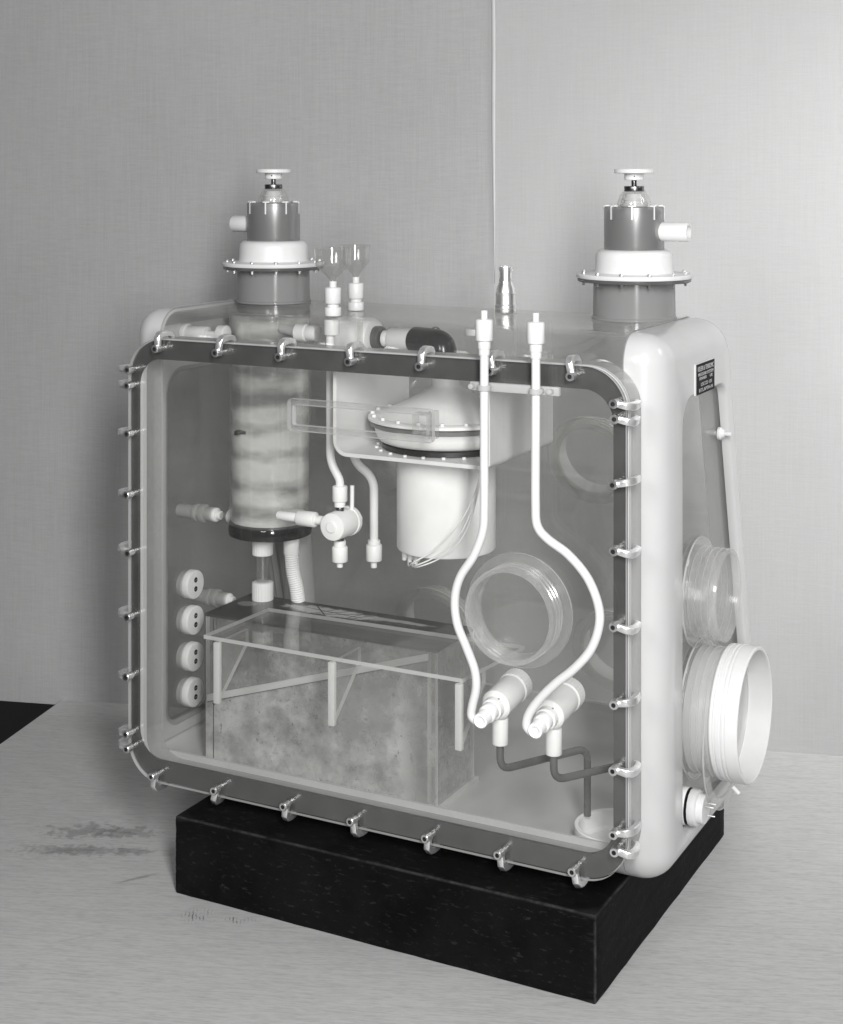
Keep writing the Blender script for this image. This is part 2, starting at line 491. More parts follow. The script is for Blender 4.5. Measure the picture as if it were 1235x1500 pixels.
        nt.links.new(p2.outputs[0], q.inputs[0]); nt.links.new(cur, q.inputs[6]); cur = q.outputs[2]
    nt.links.new(cur, b.inputs['Base Color'])
    bp = N(nt, 'ShaderNodeBump'); bp.inputs['Strength'].default_value = .15; bp.inputs['Distance'].default_value = .0006
    nt.links.new(n1.outputs[0], bp.inputs['Height']); nt.links.new(bp.outputs[0], b.inputs['Normal'])
    nt.links.new(b.outputs[0], out.inputs[0])
    return m

bm = B()
d = Vector((.062, -.252)).normalized()
p0 = Vector((-.639, .572)); p1 = p0 + d * 2.4
back = .02
pts = [(p0.x, p0.y + back), (p1.x, p1.y), (2.9, p1.y), (2.9, wally(2.9) + back)]
top = [bm.verts.new((x, y, T)) for x, y in pts]; bot = [bm.verts.new((x, y, T - .03)) for x, y in pts]
bm.faces.new(top); bm.faces.new(bot[::-1]); bridge(bm, top, bot)
tag(obj('table_top', bm, table_mat(), smooth=False), kind='structure')
bm = B(); box(bm, -5, 5, -4, 5, T - .80, T - .76)
tag(obj('floor', bm, solid('dark_floor', .022, .5, .5, 3), smooth=False), kind='structure')

# ------------------------------------------------------------------ black block
def block_mat():
    m, nt, out = newmat('black_painted_block')
    b = N(nt, 'ShaderNodeBsdfPrincipled'); b.inputs['Specular IOR Level'].default_value = .07
    n = noise(nt, 9, 6, .65); r = ramp(nt, n.outputs[0], .35, g(.0025), .75, g(.008))
    s = noise(nt, 30, 6, .7, stretch=(1.6, 5, 5)); rs = N(nt, 'ShaderNodeMapRange'); rs.inputs['From Min'].default_value = .57; rs.inputs['From Max'].default_value = .76; rs.inputs['To Max'].default_value = .42
    nt.links.new(s.outputs[0], rs.inputs[0])
    sp = noise(nt, 170, 2); rp = N(nt, 'ShaderNodeMapRange'); rp.inputs['From Min'].default_value = .74; rp.inputs['From Max'].default_value = .78; rp.inputs['To Max'].default_value = .4
    nt.links.new(sp.outputs[0], rp.inputs[0])
    ge = N(nt, 'ShaderNodeNewGeometry'); pt = N(nt, 'ShaderNodeMapRange'); pt.inputs['From Min'].default_value = .53; pt.inputs['From Max'].default_value = .60; pt.inputs['To Max'].default_value = .45
    nt.links.new(ge.outputs['Pointiness'], pt.inputs[0])
    mxx = N(nt, 'ShaderNodeMath', operation='MAXIMUM'); nt.links.new(rs.outputs[0], mxx.inputs[0]); nt.links.new(rp.outputs[0], mxx.inputs[1])
    mx2 = N(nt, 'ShaderNodeMath', operation='MAXIMUM'); nt.links.new(mxx.outputs[0], mx2.inputs[0]); nt.links.new(pt.outputs[0], mx2.inputs[1])
    q = N(nt, 'ShaderNodeMix', data_type='RGBA'); q.inputs[7].default_value = g(.075)
    tcb = N(nt, 'ShaderNodeTexCoord'); sx = N(nt, 'ShaderNodeSeparateXYZ'); nt.links.new(tcb.outputs['Object'], sx.inputs[0])
    def near(out_, val, wd):
        s_ = N(nt, 'ShaderNodeMath', operation='SUBTRACT'); s_.inputs[1].default_value = val; nt.links.new(out_, s_.inputs[0])
        a_ = N(nt, 'ShaderNodeMath', operation='ABSOLUTE'); nt.links.new(s_.outputs[0], a_.inputs[0])
        m_ = N(nt, 'ShaderNodeMapRange'); m_.inputs['From Min'].default_value = 0; m_.inputs['From Max'].default_value = wd; m_.inputs['To Min'].default_value = 1; m_.inputs['To Max'].default_value = 0
        nt.links.new(a_.outputs[0], m_.inputs[0]); return m_.outputs[0]
    ny, nz, nx_ = near(sx.outputs[1], -.040, .004), near(sx.outputs[2], BZ - .001, .004), near(sx.outputs[0], .837, .004)
    def mul(a_, b_, op='MULTIPLY'):
        p = N(nt, 'ShaderNodeMath', operation=op); nt.links.new(a_, p.inputs[0]); nt.links.new(b_, p.inputs[1]); return p.outputs[0]
    ed = mul(mul(mul(ny, nz), mul(nx_, nz), 'MAXIMUM'), mul(nx_, ny), 'MAXIMUM')
    ww = noise(nt, 24, 5, .7); wm = N(nt, 'ShaderNodeMapRange'); wm.inputs['From Min'].default_value = .36; wm.inputs['From Max'].default_value = .62; wm.inputs['To Max'].default_value = .9; nt.links.new(ww.outputs[0], wm.inputs[0])
    ed = mul(ed, wm.outputs[0])
    mx3 = N(nt, 'ShaderNodeMath', operation='MAXIMUM'); nt.links.new(mx2.outputs[0], mx3.inputs[0]); nt.links.new(ed, mx3.inputs[1]); mx3.use_clamp = True
    nt.links.new(mx3.outputs[0], q.inputs[0]); nt.links.new(r.outputs[0], q.inputs[6]); nt.links.new(q.outputs[2], b.inputs['Base Color'])
    rr = N(nt, 'ShaderNodeMapRange'); rr.inputs['To Min'].default_value = .45; rr.inputs['To Max'].default_value = .75
    nt.links.new(n.outputs[0], rr.inputs[0]); nt.links.new(rr.outputs[0], b.inputs['Roughness'])
    bp = N(nt, 'ShaderNodeBump'); bp.inputs['Strength'].default_value = .4; bp.inputs['Distance'].default_value = .001
    nt.links.new(s.outputs[0], bp.inputs['Height']); nt.links.new(bp.outputs[0], b.inputs['Normal'])
    nt.links.new(b.outputs[0], out.inputs[0]); return m
bm = B(); box(bm, .124, .837, -.040, .572, T, BZ - .001); bevel_all(bm, .0025, 2)
bmesh.ops.subdivide_edges(bm, edges=[e for e in bm.edges if e.calc_length() > .1], cuts=24, use_grid_fill=True)
rnd = random.Random(5)
for v in bm.verts:
    v.co += Vector((rnd.uniform(-1, 1), rnd.uniform(-1, 1), rnd.uniform(-1, .3))) * .0005
tag(obj('black_block', bm, block_mat(), angle=30), 'matt black scuffed rectangular block on the table under the clear cabinet', 'block')

# ------------------------------------------------------------------ the cabinet
YF = .06; ZT = .875; XL, XR = .02, .84; EL, ER = -.05, .90
CORN = [(YF, BZ), (.590, BZ), (.390, ZT), (YF, ZT)]      # YZ outline, counter-clockwise seen from +X
CRAD = [.045, .05, .05, .045]
OPEN = [(.152, .128), (.532, .128), (.366, .772), (.152, .772)]
ORAD = [.022, .03, .03, .04]
cab = thing('glove_box', (.42, .30, BZ), 'large clear acrylic laboratory glove box with cream end frames standing on black block', 'glove box')

def end_frame(xs, xe, OPEN):
    bm = B(); sgn = 1 if xe > xs else -1
    r = .046; LAT = [.034, .020, .040, .052]
    V = lambda L, x: [bm.verts.new((x, a, b)) for a, b in L]
    prev = V(rpoly(CORN, CRAD, 9), xs)
    first = prev
    for k in range(0, 9):
        a = k / 8 * pi / 2
        cur = V(rpoly(CORN, CRAD, 9, [q * (1 - cos(a)) for q in LAT]), xe - sgn * (r - r * sin(a)))
        bridge(bm, prev, cur); prev = cur
    fl_ = V(rpoly(CORN, CRAD, 9, [q + .0012 for q in LAT]), xe); bridge(bm, prev, fl_); prev = fl_
    fl_ = V(rpoly(OPEN, [q + .005 for q in ORAD], 9, -.0048), xe); bridge(bm, prev, fl_); prev = fl_
    o1 = V(rpoly(OPEN, [q + .004 for q in ORAD], 9, -.0035), xe - sgn * .0004)
    bridge(bm, prev, o1)
    o2 = V(rpoly(OPEN, ORAD, 9), xe - sgn * .004); bridge(bm, o1, o2)
    o3 = V(rpoly(OPEN, ORAD, 9), xe - sgn * .014); bridge(bm, o2, o3)
    o4 = V(rpoly(OPEN, ORAD, 9, -.006), xe - sgn * .016); bridge(bm, o3, o4)
    i1 = V(rpoly(CORN, CRAD, 9, [q * .8 + .004 for q in LAT]), xe - sgn * .016); bridge(bm, o4, i1)
    pi_ = i1
    for k in range(7, -1, -1):
        a = k / 8 * pi / 2
        cur = V(rpoly(CORN, CRAD, 9, [.004 + q * (1 - cos(a)) * .8 for q in LAT]), xe - sgn * (.006 + r - r * sin(a)))
        bridge(bm, pi_, cur); pi_ = cur
    last = V(rpoly(CORN, CRAD, 9, .004), xs); bridge(bm, pi_, last); bridge(bm, last, first)
    f = obj('end_frame', bm, M_CREAM, cab, angle=50)
    return f
OPEN_L = [(.154, .144), (.522, .144), (.372, .755), (.154, .755)]
ef_r = end_frame(XR, ER, OPEN); ef_l = end_frame(XL, EL, OPEN_L)
for xe, sgn, OPEN in ((ER, 1, OPEN), (EL, -1, OPEN_L)):
    bm = B(); xs_ = xe - sgn * .0145
    L = rpoly(OPEN, ORAD, 9, -.009)
    a = [bm.verts.new((xs_, y, z)) for y, z in L]; b = [bm.verts.new((xs_ - sgn * .004, y, z)) for y, z in L]
    bm.faces.new(a); bm.faces.new(b[::-1]); bridge(bm, a, b)
    obj('side_window', bm, M_SIDE, cab)

# clear wrap: front top, roof, sloping back
def arc(cy_, cz_, r, a0, a1, n=10): return [(cy_ + r * cos(radians(a0 + (a1 - a0) * k / n)), cz_ + r * sin(radians(a0 + (a1 - a0) * k / n))) for k in range(n + 1)]
full = rpoly(CORN, CRAD, 9)
# order in full: corner0 pts 0-9, corner1 10-19 (bottom rear), corner2 20-29 (top rear), corner3 30-39 (top front)
slopeY = lambda z: .590 + (BZ - z) * (.590 - .390) / (ZT - BZ)
prof = [(YF, .80), (YF, .82)] + full[30:40][::-1] + full[20:30][::-1] + [(slopeY(z), z) for z in (.7, .5, .3, .16)]
bm = B(); strip_x(bm, prof, XL + .001, XR - .001, .005, 0, 1)
obj('clear_shell', bm, [M_ROOF, M_EDGE], cab, angle=50)
# seam beads where shell meets the end frames
for x in (XL, XR):
    bm = B(); path = [Vector((x, y, z)) for y, z in prof]
    cpts = Vector((0, .25, .5))
    path = [Vector((p.x, p.y + (-.0008 if p.y < .1 else .0004), p.z + (.0009 if p.z > .84 else 0))) for p in path]
    tube(bm, path, .0010, 6); obj('seam', bm, M_SEAM, cab)
# tray: front upstand, floor, rear lip
prof = [(slopeY(.155) - .001, .155), (slopeY(.135), .135)] + full[10:20][::-1] + full[0:10][::-1] + [(YF, .13), (YF, .14)]
bm = B(); strip_x(bm, prof, XL + .001, XR - .001, .005)
obj('tray', bm, M_TRAY, cab, angle=50)

# front rim, gasket and window
RO = [(.004, .113), (.868, .113), (.868, .835), (.004, .835)]; RR = [.062] * 4
def RP(ins, n=14): return rpoly(RO, RR, n, ins)
bm = B(); ring_solid(bm, RP(.001), RP(.017), .0165, YF + .001)
obj('rim', bm, M_MILKY, cab)
bm = B(); ring_solid(bm, RP(0), RP(.020), .007, .0163)
obj('rim_flange', bm, M_EDGE, cab)
# gasket band: wider above and below than at the sides
GI = [(.0185, .147), (.8475, .147), (.8475, .802), (.0185, .802)]
bm = B(); ring_solid(bm, RP(.0015), rpoly(GI, [.045] * 4, 14), .0005, .0068)
obj('gasket', bm, M_GASKET, cab)
bm = B(); plate(bm, RP(0), -.0065, .0003, 0, 1)
obj('front_window', bm, [M_CLEAR, M_EDGE], cab)


# clamps: arm over the rim, socket-headed screw
def clamp_proto():
    bm = B()
    path = [(-.002, -.0125), (.008, -.0130), (.0175, -.0130), (.0232, -.0075), (.0248, .002), (.0246, .013), (.0225, .024), (.0170, .030), (.0125, .031)]
    wid = [.0052, .0054, .0056, .0056, .0056, .0054, .0050, .0044, .0034]
    th = [.0040, .0042, .0048, .0056, .0056, .0052, .0048, .0040, .0026]
    rings = []
    for i, (o, y) in enumerate(path):
        a = Vector(path[max(i - 1, 0)]); c = Vector(path[min(i + 1, len(path) - 1)]); d_ = (c - a).normalized(); nn = Vector((-d_.y, d_.x))
        # local axes: X = tangent, Z = outward
        ring = []
        for s, t in ((-1, -.8), (-.8, -1), (.8, -1), (1, -.8), (1, .8), (.8, 1), (-.8, 1), (-1, .8)):
            q = Vector((o, y)) + nn * th[i] * t
            ring.append(bm.verts.new((wid[i] * s, q.y, q.x)))
        rings.append(ring)
    for A, C in zip(rings, rings[1:]): bridge(bm, A, C)
    bm.faces.new(rings[0]); bm.faces.new(rings[-1])
    arm = obj('clamp', bm, M_CAST, None, angle=40)
    bm = B()
    lathe(bm, (0, -.024, -.001), (0, 1, 0), [(.004, 0), (.004, .0032), (0, .0036), (0, .0064), (.001, .0072), (.015, .0072), (.016, .0050), (.0245, .0050)], 20)
    for f in bm.faces:
        if all((Vector((v.co.x, 0, v.co.z + .001)).length < .0037) for v in f.verts): f.material_index = 1
    sc = obj('screw', bm, [M_CHROME, M_HOLE], None)
    sc.parent = arm
    return arm
cp = clamp_proto()
spots = []
for x in (.068, .187, .305, .430, .550, .667, .789): spots.append((x, .822, 0))
for x in (.063, .182, .314, .436, .563, .680, .794): spots.append((x, .126, pi))
for z in (.784, .758, .679, .579, .484, .379, .281, .187, .163): spots.append((.010, z, -pi / 2))
for z in (.787, .766, .675, .583, .478, .371, .279, .191, .167): spots.append((.856, z, pi / 2))
rc = random.Random(11)
for i, (x, z, a) in enumerate(spots):
    c = cp if i == 0 else copy_tree(cp)
    c.parent = cab; c.scale = (.9, .9, .9)
    c.location = Vector((x, 0, z)) - Vector(cab.location)
    c.rotation_euler = (0, a + rc.uniform(-.22, .22), rc.uniform(-.10, .10))

# glove ports: flange, threaded barrel, end lip
def edge_faces(bm, axis, centre, rmin):
    a = Vector(axis).normalized(); c = Vector(centre)
    for f in bm.faces:
        q = f.calc_center_median() - c; rad = (q - a * q.dot(a)).length
        f.normal_update()
        if abs(f.normal.dot(a)) < .6 and rad > rmin: f.material_index = 1
def port(centre, axis, rf=.081, rt=.066, depth=.04, mat=None, label=None):
    mat = mat or M_BARREL
    bm = B(); ringtube(bm, centre, axis, .0045, rf, rt * .9, seg=64); edge_faces(bm, axis, centre, rf * .95)
    f = obj('port_flange', bm, [M_PORT, M_EDGE], cab)
    if label: f['label'] = label
    bm = B()
    pr = [(.004, rt - .006), (.004, rt)]
    h = .004; k = 0
    while h < depth - .006:
        pr += [(h + .001, rt + .0018), (h + .0024, rt + .0018), (h + .0034, rt)]; h += .0100
        pr.append((h, rt))
    pr += [(depth - .004, rt + .002), (depth, rt + .0015), (depth, rt - .005), (depth - .004, rt - .006)]
    lathe(bm, centre, axis, pr, 64, 0, closed=True)
    for f_ in bm.faces:
        if (f_.calc_center_median() - Vector(centre)).dot(Vector(axis).normalized()) > depth + 1: f_.material_index = 1
    A_ = Vector(axis).normalized()
    for f_ in bm.faces:
        q_ = f_.calc_center_median() - Vector(centre)
        if (q_ - A_ * q_.dot(A_)).length > rt + .0017: f_.material_index = 1
    b_ = obj('port_barrel', bm, [mat, M_SLEEVE if mat is M_SLEEVE else M_RIDGE], cab, angle=30)
    return f, b_
port((.708, -.0068, .480), (0, -1, 0), .082, .067, .040, label='clear round port on the front window')
bn = Vector((0, .789, .202)).normalized()
for x, z in ((.635, .609), (.272, .609), (.645, .255), (.283, .250)):
    port((x, slopeY(z) + .001, z), bn, .081, .066, .038, mat=M_REAR)
port((ER - .013, .263, .464), (1, 0, 0), .0835, .068, .048, label='clear port ring on the right end window')
port((ER - .013, .266, .285), (1, 0, 0), .104, .0935, .052, mat=M_SLEEVE)
bm = B(); ringtube(bm, (ER + .022, .285, .250), (1, 0, 0), .004, .116, .098, seg=72); edge_faces(bm, (1, 0, 0), (ER, .285, .250), .112)
obj('port_collar', bm, [M_PORT, M_SLEEVE], cab)

# perspex loop handle on the front window
bm = B()
hx0, hx1, hz0, hz1 = .331, .580, .712, .761
ring_solid(bm, rpoly([(hx0, hz0), (hx1, hz0), (hx1, hz1), (hx0, hz1)], [.006] * 4, 4), rpoly([(hx0 + .009, hz0 + .009), (hx1 - .009, hz0 + .009), (hx1 - .009, hz1 - .009), (hx0 + .009, hz1 - .009)], [.003] * 4, 4), -.034, -.024, 0, 1)
for xx in (hx0 + .002, hx1 - .011):
    box(bm, xx, xx + .009, -.024, -.0066, hz0 + .004, hz1 - .004)
obj('window_handle', bm, [clear('handle_acrylic', .94, .10, .05, hv=.9, f0=.07), clear('handle_edge', .9, .58, .1, hv=.95, f0=.1)], cab, angle=30)
bm = B(); ring_solid(bm, rpoly([(.542, .722), (.569, .722), (.569, .753), (.542, .753)], [.003] * 4, 3), rpoly([(.545, .725), (.566, .725), (.566, .750), (.545, .750)], [.002] * 4, 3), -.024, -.0066)
obj('handle_block', bm, M_PORT, cab)

# internal acrylic shelf on the front window: top and three gussets
sh = thing('shelf', (.37, .02, .355), 'clear acrylic shelf on three triangular gussets inside the front window', 'shelf')
bm = B()
xz = [(.142, .012), (.607, .012), (.625, .200), (.150, .190)]
a = [bm.verts.new((x, y, .360)) for x, y in xz]; b = [bm.verts.new((x, y, .354)) for x, y in xz]
bm.faces.new(a).material_index = 0; bm.faces.new(b[::-1]).material_index = 0; bridge(bm, a, b, 1)
obj('shelf_top', bm, [M_SHELF, M_EDGE], sh, smooth=False)
for x in (.172, .386, .604):
    bm = B(); prf = [(.012, .353), (.092, .353), (.092, .330), (.016, .262), (.012, .262)]
    a = [bm.verts.new((x - .003, y, z)) for y, z in prf]; b = [bm.verts.new((x + .003, y, z)) for y, z in prf]
    bm.faces.new(a).material_index = 0; bm.faces.new(b[::-1]).material_index = 0; bridge(bm, a, b, 1)
    obj('gusset', bm, [M_GUSSET, M_EDGE], sh, smooth=False)
    bm = B(); box(bm, x - .0055, x + .0055, .0035, .0118, .256, .3535); bevel_all(bm, .0012, 2)
    obj('gusset_foot', bm, M_EDGE, sh)

# name plate
bm = B(); box(bm, ER - .0005, ER + .0018, .2035, .2975, .7725, .8195)
npl = obj('name_plate', bm, M_WHITE, cab, smooth=False); npl['label'] = 'black engraved plate with white edge and white lettering'
bm = B(); box(bm, ER + .0016, ER + .0026, .2075, .2975, .7725, .8185)
obj('plate_face', bm, solid('plate_black', .012, .65, .1, 30, spec=.15), npl, smooth=False)
def text_mesh(name, txt, loc, size, width, parent, mat, bold=.0):
    cu = bpy.data.curves.new(name, 'FONT'); cu.body = txt; cu.size = size; cu.extrude = .0002; cu.offset = bold
    cu.align_x = 'CENTER'; cu.align_y = 'CENTER'
    t = bpy.data.objects.new(name, cu); COL.objects.link(t)
    bpy.context.view_layer.update()
    wd = max(1e-4, t.dimensions.x)
    me = bpy.data.meshes.new_from_object(t.evaluated_get(bpy.context.evaluated_depsgraph_get()))
    bpy.data.objects.remove(t)
    sc = width / wd
    M = Matrix.Translation(loc) @ Matrix(((0, 0, 1, 0), (1, 0, 0, 0), (0, 1, 0, 0), (0, 0, 0, 1))) @ Matrix.Diagonal((sc, 1, 1, 1))
    me.transform(M); me.materials.clear(); me.materials.append(mat)
    o = bpy.data.objects.new(name, me); COL.objects.link(o); o.parent = parent; o.location = (0, 0, 0)
    return o
for txt, yc, zc, sz, wd in (('KELER & TENSOMC', .2525, .8105, .0105, .080), ('NUCLEAR SYSTEM', .2525, .8020, .0070, .076), ('FENNER', .2380, .7955, .0065, .036), ('UK', .2800, .7955, .0065, .014),
                            ('LSCCD 131', .2560, .7865, .0075, .054), ('BTS.APTH-N', .2530, .7780, .0075, .068)):
    text_mesh('lettering', txt, (ER + .0027, yc, zc), sz, wd, npl, M_LINE, 0)

# ------------------------------------------------------------------ valves on the roof
solid_liner = solid('grey_liner', .33, .5, .08, 20)
def valve(cx, cy_, side, label, side_len):
    v = thing('valve', (cx, cy_, ZT), label, 'valve', 'valves standing on the cabinet roof')
    Z = Vector((0, 0, 1)); P = lambda h: (cx, cy_, ZT + h)
    bm = B(); lathe(bm, P(0), Z, [(.0008, .060), (.0008, .0672), (.004, .0672), (.0052, .0652), (.066, .0640), (.066, .0600)], 72, closed=True)
    obj('base_tube', bm, M_BASE, v)
    bm = B(); lathe(bm, P(.0600), Z, [(0, .060), (0, .0890), (.001, .0897), (.0045, .0897), (.0052, .0888), (.0052, .060)], 72, closed=True)
    obj('lower_flange', bm, M_DARKTUBE, v)
    bm = B()
    lathe(bm, P(.0655), Z, [(0, .055), (0, .0902), (.0012, .0910), (.0052, .0910), (.0068, .0895), (.0072, .066), (.0090, .0622), (.012, .0612), (.034, .0606), (.0400, .0590), (.0436, .0548), (.0450, .049), (.0450, .030), (.040, .030), (.040, .052), (.004, .056)], 72, closed=True)
    obj('dome', bm, M_WHITE, v)
    bm = B(); lathe(bm, P(.1105), Z, [(0, .026), (0, .0470), (.0008, .0474), (.060, .0474), (.0665, .0474), (.0675, .0466), (.0675, .020), (.063, .022), (.060, .0425), (.004, .0425)], 64, closed=True)
    obj('body', bm, M_SMOKE, v)
    # liner seen inside the smoky body
    bm = B(); lathe(bm, P(.112), Z, [(0, .020), (0, .036), (.058, .036), (.060, .028), (.060, .020)], 48, closed=True)
    obj('liner', bm, solid_liner, v)
    bm = B(); lathe(bm, P(.1782), Z, [(0, .0200), (0, .0268), (.002, .0272), (.008, .0262), (.016, .0232), (.022, .0196), (.025, .0178), (.025, .014), (.018, .018), (.004, .022)], 48, closed=True)
    bell = obj('bell', bm, M_PORT, v)
    bm = B(); lathe(bm, P(.1785), Z, [(0, 0), (0, .0195), (.004, .0195), (.005, .0165), (.010, .0160), (.0105, .0185), (.013, .0185), (.0135, .0150), (.020, .0130), (.020, 0)], 40)
    obj('gland', bm, M_WHITE, v)
    bm = B(); cyl(bm, P(.2020), Z, .0085, .0158, .0008, 40); obj('collar', bm, M_STEEL, v)
    bm = B(); cyl(bm, P(.2100), Z, .013, .0042, .0004, 20); obj('stem', bm, M_STEEL, v)
    bm = B(); lathe(bm, P(.2200), Z, [(0, 0), (0, .0145), (.001, .0154), (.009, .0154), (.0105, .0165), (.0108, .0300), (.0118, .0312), (.0165, .0314), (.0178, .0302), (.0180, 0)], 56)
    hw = obj('handwheel', bm, M_WHITE, v)
    bm = B(); cyl(bm, (cx + .006, cy_ - .0150, ZT + .2262), (.35, -1, 0), .0012, .0011, .0001, 10); obj('grub_screw', bm, M_HOLE, hw)
    bm = B(); ax = Vector((side, 0, 0))
    lathe(bm, (cx + side * .040, cy_, ZT + .139), ax, [(0, .009), (0, .0150), (side_len - .002, .0150), (side_len, .0138), (side_len, .0105), (side_len - .02, .0100)], 36, closed=True)
    obj('side_pipe', bm, M_WHITE, v)
    # white clip screws round the top of the body, each with its shank in the clear wall
    for k in range(8):
        a = 2 * pi * (k + .35) / 8; x, y = cx + .0420 * cos(a), cy_ + .0420 * sin(a)
        bm = B(); box(bm, -.0062, .0062, -.0038, .0038, 0, .0026); bevel_all(bm, .0008, 2)
        box(bm, -.0012, .0012, .0032, .0060, -.020, .0010)
        bm.transform(Matrix.Translation((x, y, ZT + .1782)) @ Matrix.Rotation(a - pi / 2, 4, 'Z'))
        obj('clip_screw', bm, M_WHITE, v)
    bm0 = B()
    lathe(bm0, (0, 0, .0002), Z, [(0, 0), (0, .0034), (.0014, .0034), (.0034, .0026), (.0040, 0)], 12)
    lathe(bm0, (0, 0, -.0130), Z, [(-.005, 0), (-.005, .0022), (-.001, .0022), (-.001, .0036), (.0030, .0036), (.0030, 0)], 6)
    me = bpy.data.meshes.new('flange_bolt'); 
    for f in bm0.faces: f.smooth = False
    bm0.to_mesh(me); bm0.free(); me.materials.append(M_CHROME)
    for k in range(12):
        a = 2 * pi * (k + .2) / 12
        o = bpy.data.objects.new('flange_bolt', me); COL.objects.link(o); o.parent = v
        o.location = (.082 * cos(a), .082 * sin(a), .0725)
    return v
valve(.774, .290, 1, 'valve with white handwheel on the right of the roof, its white side pipe pointing right', .050)
valve(.095, .290, -1, 'valve with white handwheel on the left of the roof, its white side pipe pointing left', .046)

# ------------------------------------------------------------------ fittings
def nut(bm, p, axis, h=.030, r=.0130, mi=0, ribs=True, seg=40):
    """compression nut with a fine knurl"""
    a, u, v = frame_of(axis); o = Vector(p)
    n = seg if seg % 2 == 0 else seg + 1
    rings = []
    for hh, rr, kn in ((0, r * .80, 0), (.0008, r * .95, 1), (.0018, r, 1), (h - .0018, r, 1), (h - .0008, r * .95, 1), (h, r * .80, 0)):
        rings.append([bm.verts.new(o + a * hh + (u * cos(2 * pi * k / n) + v * sin(2 * pi * k / n)) * (rr * (1 - (.035 if kn and k % 2 else 0)))) for k in range(n)])
    for A, C in zip(rings, rings[1:]): bridge(bm, A, C, mi)
    for R_ in (rings[0], rings[-1]): bm.faces.new(R_).material_index = mi

def funnel(x, y, rb, label, tilt):
    f = thing('funnel', (x, y, ZT), label, 'funnel', 'glass funnels on the roof')
    Z = Vector((0, 0, 1))
    bm = B(); cyl(bm, (x, y, ZT + .0008), Z, .014, .0135, .0012, 32); cyl(bm, (x, y, ZT + .0145), Z, .006, .0095, .0005, 28)
    obj('base_fitting', bm, M_WHITE, f)
    bm = B(); nut(bm, (x, y, ZT + .0200), Z, .027, .0134); obj('nut', bm, M_WHITE, f)
    bm = B(); cyl(bm, (x, y, ZT + .0468), Z, .010, .0060, .0006, 24); obj('neck', bm, M_WHITE, f)
    bm = B()
    lathe(bm, (x, y, ZT + .048), Z, [(0, .0040), (.010, .0045), (.034, rb - .001), (.037, rb), (.0608, rb + .0008), (.0616, rb + .0016), (.0623, rb + .0008), (.0610, rb - .0002), (.037, rb - .0012), (.0345, rb - .0024), (.010, .0033), (0, .0028)], 56, closed=True)
    obj('cone', bm, M_GLASS, f)
    return f
fa = funnel(.328, .107, .0290, 'nearer glass funnel screwed into a white nut on the roof', 0)
fb = funnel(.311, .210, .0240, 'farther glass funnel screwed into a white nut on the roof', 0)

bt = None
bm = B(); lathe(bm, (.553, .285, ZT + .0008), (0, 0, 1), [(0, 0), (0, .0172), (.0015, .0178), (.0065, .0178), (.0075, .0166), (.0080, .0166), (.0085, .0178), (.0130, .0178), (.0140, .0164), (.0300, .0164), (.0306, .0169), (.0325, .0169), (.0332, .0160), (.040, .0148), (.047, .0122), (.052, .0107), (.0530, .0107), (.0536, .0112), (.0560, .0112), (.0566, .0102), (.0690, .0100), (.0698, .0116), (.0720, .0116), (.0726, .0104), (.0736, .0104), (.0742, .0116), (.0758, .0114), (.0762, .0090), (.060, .0080), (.060, 0)], 48)
tag(obj('metal_spout', bm, M_ALU), 'bright metal bottle-shaped spout standing at the back of the roof', 'spout')

# ---- pipework from the nearer funnel with a stopcock
t1 = thing('drain_pipe', (.323, .107, ZT - .02), 'white pipe below the nearer funnel bending down to the stopcock', 'pipe')
bm = B(); cyl(bm, (.326, .107, .845), (0, 0, 1), .0245, .0125, .0008, 28); obj('bush', bm, M_IVORY, t1)
bm = B(); tube(bm, fillet_path([(.323, .107, .850), (.323, .107, .640), (.341, .107, .612), (.341, .107, .600)], .022, 8), .0068, 16); obj('pipe', bm, M_IVORY, t1)
bm = B(); nut(bm, (.341, .107, .577), (0, 0, 1), .026, .0122); obj('nut', bm, M_WHITE2, t1)
bm = B(); cyl(bm, (.341, .107, .569), (0, 0, 1), .008, .0090, .0006, 24); obj('collar', bm, M_WHITE2, t1)
sk = thing('stopcock', (.341, .107, .540), 'ivory stopcock with upright lever between two white nuts', 'stopcock')
ax = Vector((0, 1, 0))
bm = B(); cyl(bm, (.341, .107, .560), (0, 0, 1), .0085, .0068, .0004, 24); obj('dark_gland', bm, M_STEEL, sk); bm = B(); cyl(bm, (.341, .107, .514), (0, 0, 1), .010, .0068, .0004, 24); obj('dark_gland', bm, M_STEEL, sk)
bm = B(); lathe(bm, (.341, .080, .541), ax, [(0, 0), (0, .0085), (.0005, .0090), (.0015, .0165), (.0025, .0215), (.006, .0225), (.048, .0225), (.050, .0205), (.050, .0240), (.058, .0240), (.059, 0)], 44); obj('barrel', bm, M_IVORY, sk)
bm = B(); lathe(bm, (.341, .0775, .541), ax, [(0, 0), (0, .0078), (.001, .0088), (.004, .0088)], 28); obj('plug_cap', bm, M_WHITE2, sk)
bm = B(); cyl(bm, (.341, .139, .541), ax, .014, .012, .001, 28); cyl(bm, (.346, .150, .541), (.3, 1, 0), .010, .0055, .001, 16); obj('spindle', bm, M_IVORY, sk)
bm = B(); tube(bm, [Vector((.350, .130, .550)), Vector((.3505, .130, .600))], .0036, 12); obj('lever', bm, M_WHITE2, sk)
bm = B(); cyl(bm, (.341, .107, .5055), (0, 0, 1), .009, .0098, .0006, 24); obj('lower_collar', bm, M_WHITE2, sk)
bm = B(); nut(bm, (.341, .107, .480), (0, 0, 1), .0255, .0128); obj('lower_nut', bm, M_WHITE2, sk)
bm = B(); cyl(bm, (.341, .107, .4715), (0, 0, 1), .009, .0050, .0006, 20); obj('outlet', bm, M_WHITE2, sk)
